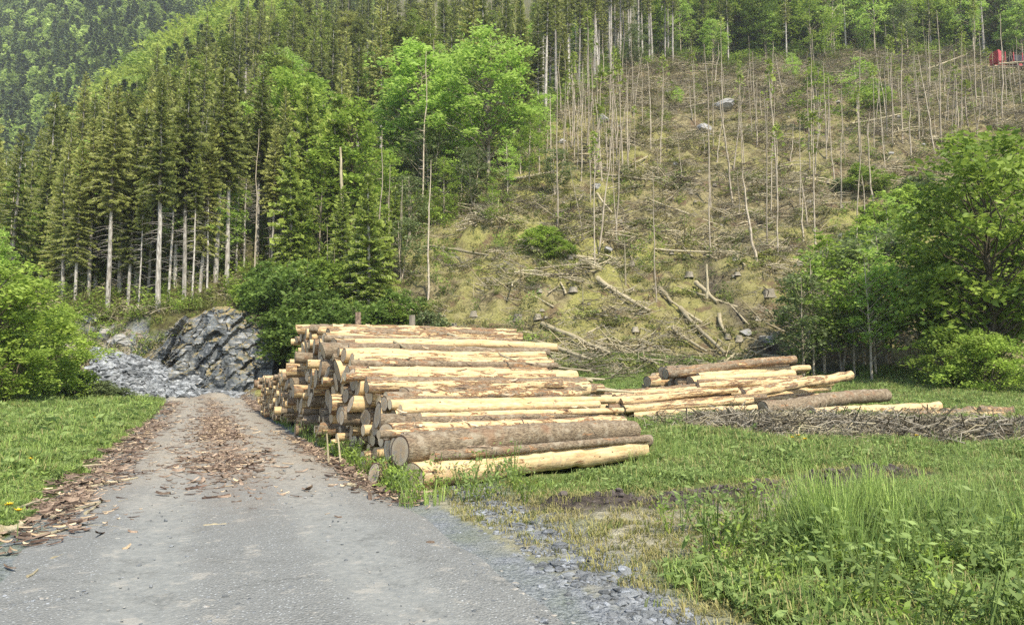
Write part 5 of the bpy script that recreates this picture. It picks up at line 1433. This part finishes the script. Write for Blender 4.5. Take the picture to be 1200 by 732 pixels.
# pebbles on the road
n = 17000; s = 3.3 + 22 * RG.random(n) ** 1.5; ri = np.array([np.argmin(np.abs(ROAD[:200, 1] - v)) for v in s]); lt = RG.uniform(-2.1, 3.0, n)
X = ROAD[ri, 0] + _rd[ri, 1] * lt + RG.normal(0, .15, n); Y = ROAD[ri, 1] - _rd[ri, 0] * lt + RG.normal(0, .15, n)
lt = lateral(X, Y); Z = H(X, Y) + .045 * (1 - np.clip(np.abs(lt) / 2, 0, 1) ** 6) - .012
keep = RG.random(n) < np.where(np.abs(np.abs(lt) - .88) < .3, .12, .8); X, Y, Z = X[keep], Y[keep], Z[keep]
peb = [('pebble', stone_mesh('pebble', M['verge_stone'], 90 + k, .55, 6)) for k in range(3)] + [('pebble', stone_mesh('pebble', M['boulder'], 95, .55, 6))]
scatter('road_pebbles', 'loose grey pebbles on the gravel road', np.stack([X, Y, Z], 1), np.clip(RG.lognormal(math.log(.0095), .5, len(X)), .004, .03), peb)
# finer stones between the large ones on the verge
n = 3600; s = RG.uniform(3.5, 12, n); ri = np.array([np.argmin(np.abs(ROAD[:200, 1] - v)) for v in s]); lt = 2.5 + .12 * (s - 5) + RG.normal(0, .17, n)
X = ROAD[ri, 0] + _rd[ri, 1] * lt; Y = ROAD[ri, 1] - _rd[ri, 0] * lt + RG.uniform(-.2, .2, n)
scatter('verge_gravel', 'coarse blue-grey gravel along the right road edge', np.stack([X, Y, H(X, Y)], 1), np.clip(RG.lognormal(math.log(.022), .5, n), .008, .06), peb[:3])
# the smaller slate
S2 = np.array(SCREE[170:]); scatter('loose_slate', 'slope of small broken grey slate left of the outcrop', S2[:, :3], S2[:, 3], [('slate_piece', m) for m in sc_m], np.column_stack([RG.normal(0, .5, len(S2)), RG.normal(0, .5, len(S2)), RG.uniform(0, 6.28, len(S2))]))
# mud clods in the rut
q = np.array(RUT); f = RG.uniform(0, len(q) - 1, 420); i0 = np.minimum(f.astype(int), len(q) - 2); ff = (f - i0)[:, None]; P = q[i0] * (1 - ff) + q[i0 + 1] * ff + RG.normal(0, .2, (420, 2))
scatter('mud_clods', 'dark churned clods of mud in the wheel rut', np.column_stack([P, H(P[:, 0], P[:, 1])]), np.clip(RG.lognormal(math.log(.032), .5, 420), .012, .08), [('clod', stone_mesh('clod', M['mud'], 97 + k, .6, 5)) for k in range(3)])

# the bank of twigs in front of the low heap
n = 1000; f = RG.uniform(0, len(BANK) - 1, n); q = np.array(BANK); i0 = np.minimum(f.astype(int), len(q) - 2); ff = (f - i0)[:, None]; P = q[i0] * (1 - ff) + q[i0 + 1] * ff + np.column_stack([RG.normal(0, .5, n), RG.normal(0, .75, n)])
more = np.column_stack([RG.uniform(3.5, 13, 300), RG.uniform(18.5, 23.0, 300)]); P = np.vstack([P, more])
scatter('twig_bank', 'grey-brown bank of twigs and bark in front of the low log heap', np.column_stack([P, H(P[:, 0], P[:, 1]) + RG.uniform(-.05, .12, len(P))]), RG.uniform(.5, 1.1, len(P)),
        [sticks('twig_heap', 700 + k, 16, .75, .012, .22, [M['twig'], M['dark_bark'], M['dead']][k % 3], .4, .14) for k in range(5)])

# the felled slope: slash, dead grass, low green plants
def slope_points(n, seed):
    r = np.random.default_rng(seed); y = 37.5 + 112 * r.random(n) ** .85; t = r.uniform(-.22, .90, n); x = t * y; z = H(x, y); px, py = proj(x, y, z)
    k = (px > forest_edge(py) - 30) & (py > top_edge(px) - 12) & ~((px > 960) & (py > 390)) & (px < 1400)
    return x[k], y[k], z[k]
x, y, z = slope_points(26000, 1); m = fbm(x * .16, y * .16, 81); k = RG.random(len(x)) < (sstep(.38, .62, m) * .8 + .12) * (1 - .55 * np.exp(-((x - 5) / 8) ** 2 - ((y - 49) / 6) ** 2)) + .6 * (y < 42) * (x < 16) + .3 * (y > 92); x, y, z = x[k], y[k], z[k]
scatter('logging_slash', 'tangle of grey branches left lying over the felled slope', np.stack([x, y, z + .03], 1), RG.uniform(.6, 1.5, len(x)) * (1 + .006 * (y - 40)),
        [sticks('branch_tangle', 720 + j, 12, [1.3, .8, 1.9, 1.1, .7, 2.4][j], [.016, .012, .02, .014, .012, .03][j], .42, [M['dead'], M['twig'], M['dark_bark'], M['twig'], M['twig'], M['dead']][j], .28, .25) for j in range(6)] + [leafy('needle_brash', 730, 90, .3, .55, .085, M['spruce'], .4), leafy('needle_brash', 731, 80, .35, .45, .08, M['olive'], .4)])
x, y, z = slope_points(26000, 2); k = RG.random(len(x)) < (.75 - .4 * sstep(.42, .6, fbm(x * .16, y * .16, 81))) * (.16 + .78 * zones(x, y, z)[5]); x, y, z = x[k], y[k], z[k]
scatter('slope_grass', 'yellowish grass and moss tussocks over the felled slope', np.stack([x, y, z], 1), RG.uniform(.7, 1.6, len(x)),
        [tuft('tussock', 740, 22, .22, .30, .016, M['dry_grass'], 1.3), tuft('tussock', 741, 20, .18, .34, .018, M['olive'], 1.5), leafy('moss_clump', 742, 40, .14, .36, .06, M['olive'], .3), tuft('tussock', 743, 18, .3, .24, .014, M['olive'], .9)])
x, y, z = slope_points(9000, 3); px, py = proj(x, y, z); gz = .7 * sstep(.5, .66, fbm(x * .09, y * .09, 82)) + .7 * (px < 640) + .35 * (px > 930); k = RG.random(len(x)) < gz * .6; x, y, z = x[k], y[k], z[k]
scatter('slope_plants', 'small green plants and saplings sprouting on the felled slope', np.stack([x, y, z], 1), RG.uniform(.6, 1.6, len(x)),
        [leafy('seedling', 750, 60, .8, .42, .075, M['leaf'], .5), leafy('seedling', 751, 50, .55, .45, .07, M['dark_leaf'], .5), leafy('seedling', 752, 50, 1.0, .36, .07, M['olive'], .6)])
# undergrowth under the wood
r = np.random.default_rng(9); n = 19000; y = 50.5 + 150 * r.random(n) ** 1.5; t = r.uniform(-.74, .05, n); x = t * y; z = H(x, y); px, py = proj(x, y, z)
k = (px < forest_edge(py) + 25) & (r.random(n) < np.where(px > 330, .8, .38)); x, y, z = x[k], y[k], z[k]
scatter('undergrowth', 'low green undergrowth below the spruces and birches', np.stack([x, y, z], 1), r.uniform(.7, 2.0, len(x)),
        [leafy('seedling', 760, 70, .9, .5, .08, M['leaf'], .5), leafy('seedling', 761, 60, .7, .55, .08, M['olive'], .5), tuft('tussock', 762, 24, .35, .35, .016, M['olive'], 1.0), sticks('branch_tangle', 763, 10, 1.2, .015, .4, M['dead'], .4, .3)])

# far wooded mountainside and the bright scrub on the ridge
def far_tree(name, seed, conifer):
    r = np.random.default_rng(seed); b = MB(); n = 260
    f = r.random(n)
    if conifer:
        zz = 1 + 11 * f; rad = (1 - f) ** .8 * 2.1 * np.sqrt(r.random(n)) + .1
    else:
        v = r.normal(size=(n, 3)); v /= np.linalg.norm(v, axis=1)[:, None]; zz = 5 + v[:, 2] * 3.8 * r.uniform(.6, 1, n); rad = np.hypot(v[:, 0], v[:, 1]) * 3.3 * r.uniform(.6, 1, n)
    a = r.uniform(0, 6.28, n); c = np.stack([np.cos(a) * rad, np.sin(a) * rad, zz], 1)
    u = np.stack([np.cos(a), np.sin(a), r.normal(-.35 if conifer else 0, .4, n)], 1) * r.uniform(.4, .85, n)[:, None]; w = np.cross(u, r.normal(0, .5, (n, 3)) + UP) * .6
    b.rhombs(c, u, w, 0, r.random(n)); b.tube([[0, 0, -1], [0, 0, 4]], .2, 5)
    return (name, b.mesh(name, [M['far_dark'] if conifer else M['far']]))
r = np.random.default_rng(13); n = 9000; y = r.uniform(255, 475, n); t = r.uniform(-1.0, -.2, n); x = t * y; z = H(x, y)
k = r.random(n) < .8; x, y, z = x[k], y[k], z[k]
scatter('far_forest', 'distant mixed forest covering the mountainside at the upper left', np.stack([x, y, z], 1), r.uniform(.7, 1.35, len(x)), [far_tree('far_conifer', 770, True), far_tree('far_broadleaf', 771, False), far_tree('far_broadleaf', 772, False), far_tree('far_conifer', 773, True)], None, np.where(fbm(x * .018, y * .018, 88, 3) + r.normal(0, .07, len(x)) > .5, r.choice([0, 3], len(x)), r.choice([1, 2], len(x))))
n = 4200; y = r.uniform(156, 214, n); t = r.uniform(-.80, -.28, n); x = t * y; z = H(x, y); k = r.random(n) < .9; x, y, z = x[k], y[k], z[k]
scatter('ridge_scrub', 'bright yellow-green scrub along the ridge behind the spruces', np.stack([x, y, z], 1), np.clip(r.lognormal(.1, .5, len(x)), .4, 3.2), [leafy('scrub', 780 + j, 150, 2.2, 1.4, .22, M[['bright', 'bright', 'leaf'][j]], .5) for j in range(3)])
# dark young conifers along that ridge
n = 110; px = r.uniform(-20, 305, n); y = r.uniform(142, 168, n); x = (px - 600) / 850 * y
scatter('ridge_conifers', 'row of small dark conifers along the ridge before the bright scrub', np.stack([x, y, H(x, y) - .1], 1), r.uniform(.5, .95, n), [far_tree('small_conifer', 775 + j, True) for j in range(3)])
# dark brush at the foot of the upper wood
r = np.random.default_rng(19); n = 4500; px = r.uniform(620, 1240, n); ye = np.interp(px, _ex, _ey); y = ye + 22 * (vnoise(px * .014, px * 0 + 3.3, 9) - .62) + np.where(r.random(n) < .12, -10 * r.random(n) ** 2, r.uniform(-3, 60, n) * r.random(n) ** .7); x = (px - 600) / 842 * y
scatter('upper_brush', 'dark green brush under the wood along the top of the felled slope', np.stack([x, y, H(x, y)], 1), r.uniform(.5, 1.6, n),
        [leafy('brush', 790, 110, 1.6, .9, .14, M['leaf'], .5), leafy('brush', 791, 90, 1.2, .9, .13, M['olive'], .5), leafy('brush', 792, 90, 1.9, .7, .13, M['dark_leaf'], .5)])
# thin air between here and the far mountainside
hb = MB(); hb.box((0, 395, 185), (2400, 860, 374))
qh = NT('thin_haze')
pv = qh.t.nodes.new('ShaderNodeVolumePrincipled'); pv.inputs['Color'].default_value = (.94, .97, 1.0, 1); pv.inputs['Density'].default_value = .00028; pv.inputs['Anisotropy'].default_value = .2
qh.t.links.new(pv.outputs[0], qh.out.inputs['Volume'])
tag(obj('haze', hb.mesh('haze', [qh.mat])), 'thin pale haze in the air over the valley', None, None, 'stuff')
# torn bark and splinters lying on the stack's logs
pts = []
for s, z, rad in HEAP:
    if float(env_a(s)) - z - rad > .45: continue
    m = RG.integers(1, 5); t_ = RG.uniform(.1, 4.6, m); a_ = axis(40 - 17 * min(1, s / 8)); f_ = RG.uniform(-.9, .5, m)
    q = P0 + PU * s
    pts.append(np.column_stack([q[0] + a_[0] * t_ - PU[0] * -f_ * rad, q[1] + a_[1] * t_ + PU[1] * f_ * rad, .03 + z + rad * np.sqrt(1 - f_ ** 2) + max(0, Hs(*(q + a_ * 2)) * .6)]))
pts = np.vstack(pts); n = len(pts)
rt = np.column_stack([RG.normal(.3, .35, n), RG.normal(0, .3, n), RG.normal(.45, .5, n)])
scatter('bark_scraps', 'torn bark scraps and splinters lying on the stacked logs', pts, RG.uniform(.35, 1.0, n), [bark_flake(640 + i, *q) for i, q in enumerate([(.26, .06, M['litter']), (.34, .04, M['chip']), (.20, .09, M['chip']), (.3, .05, M['litter_dark']), (.45, .03, M['litter'])])], rt)
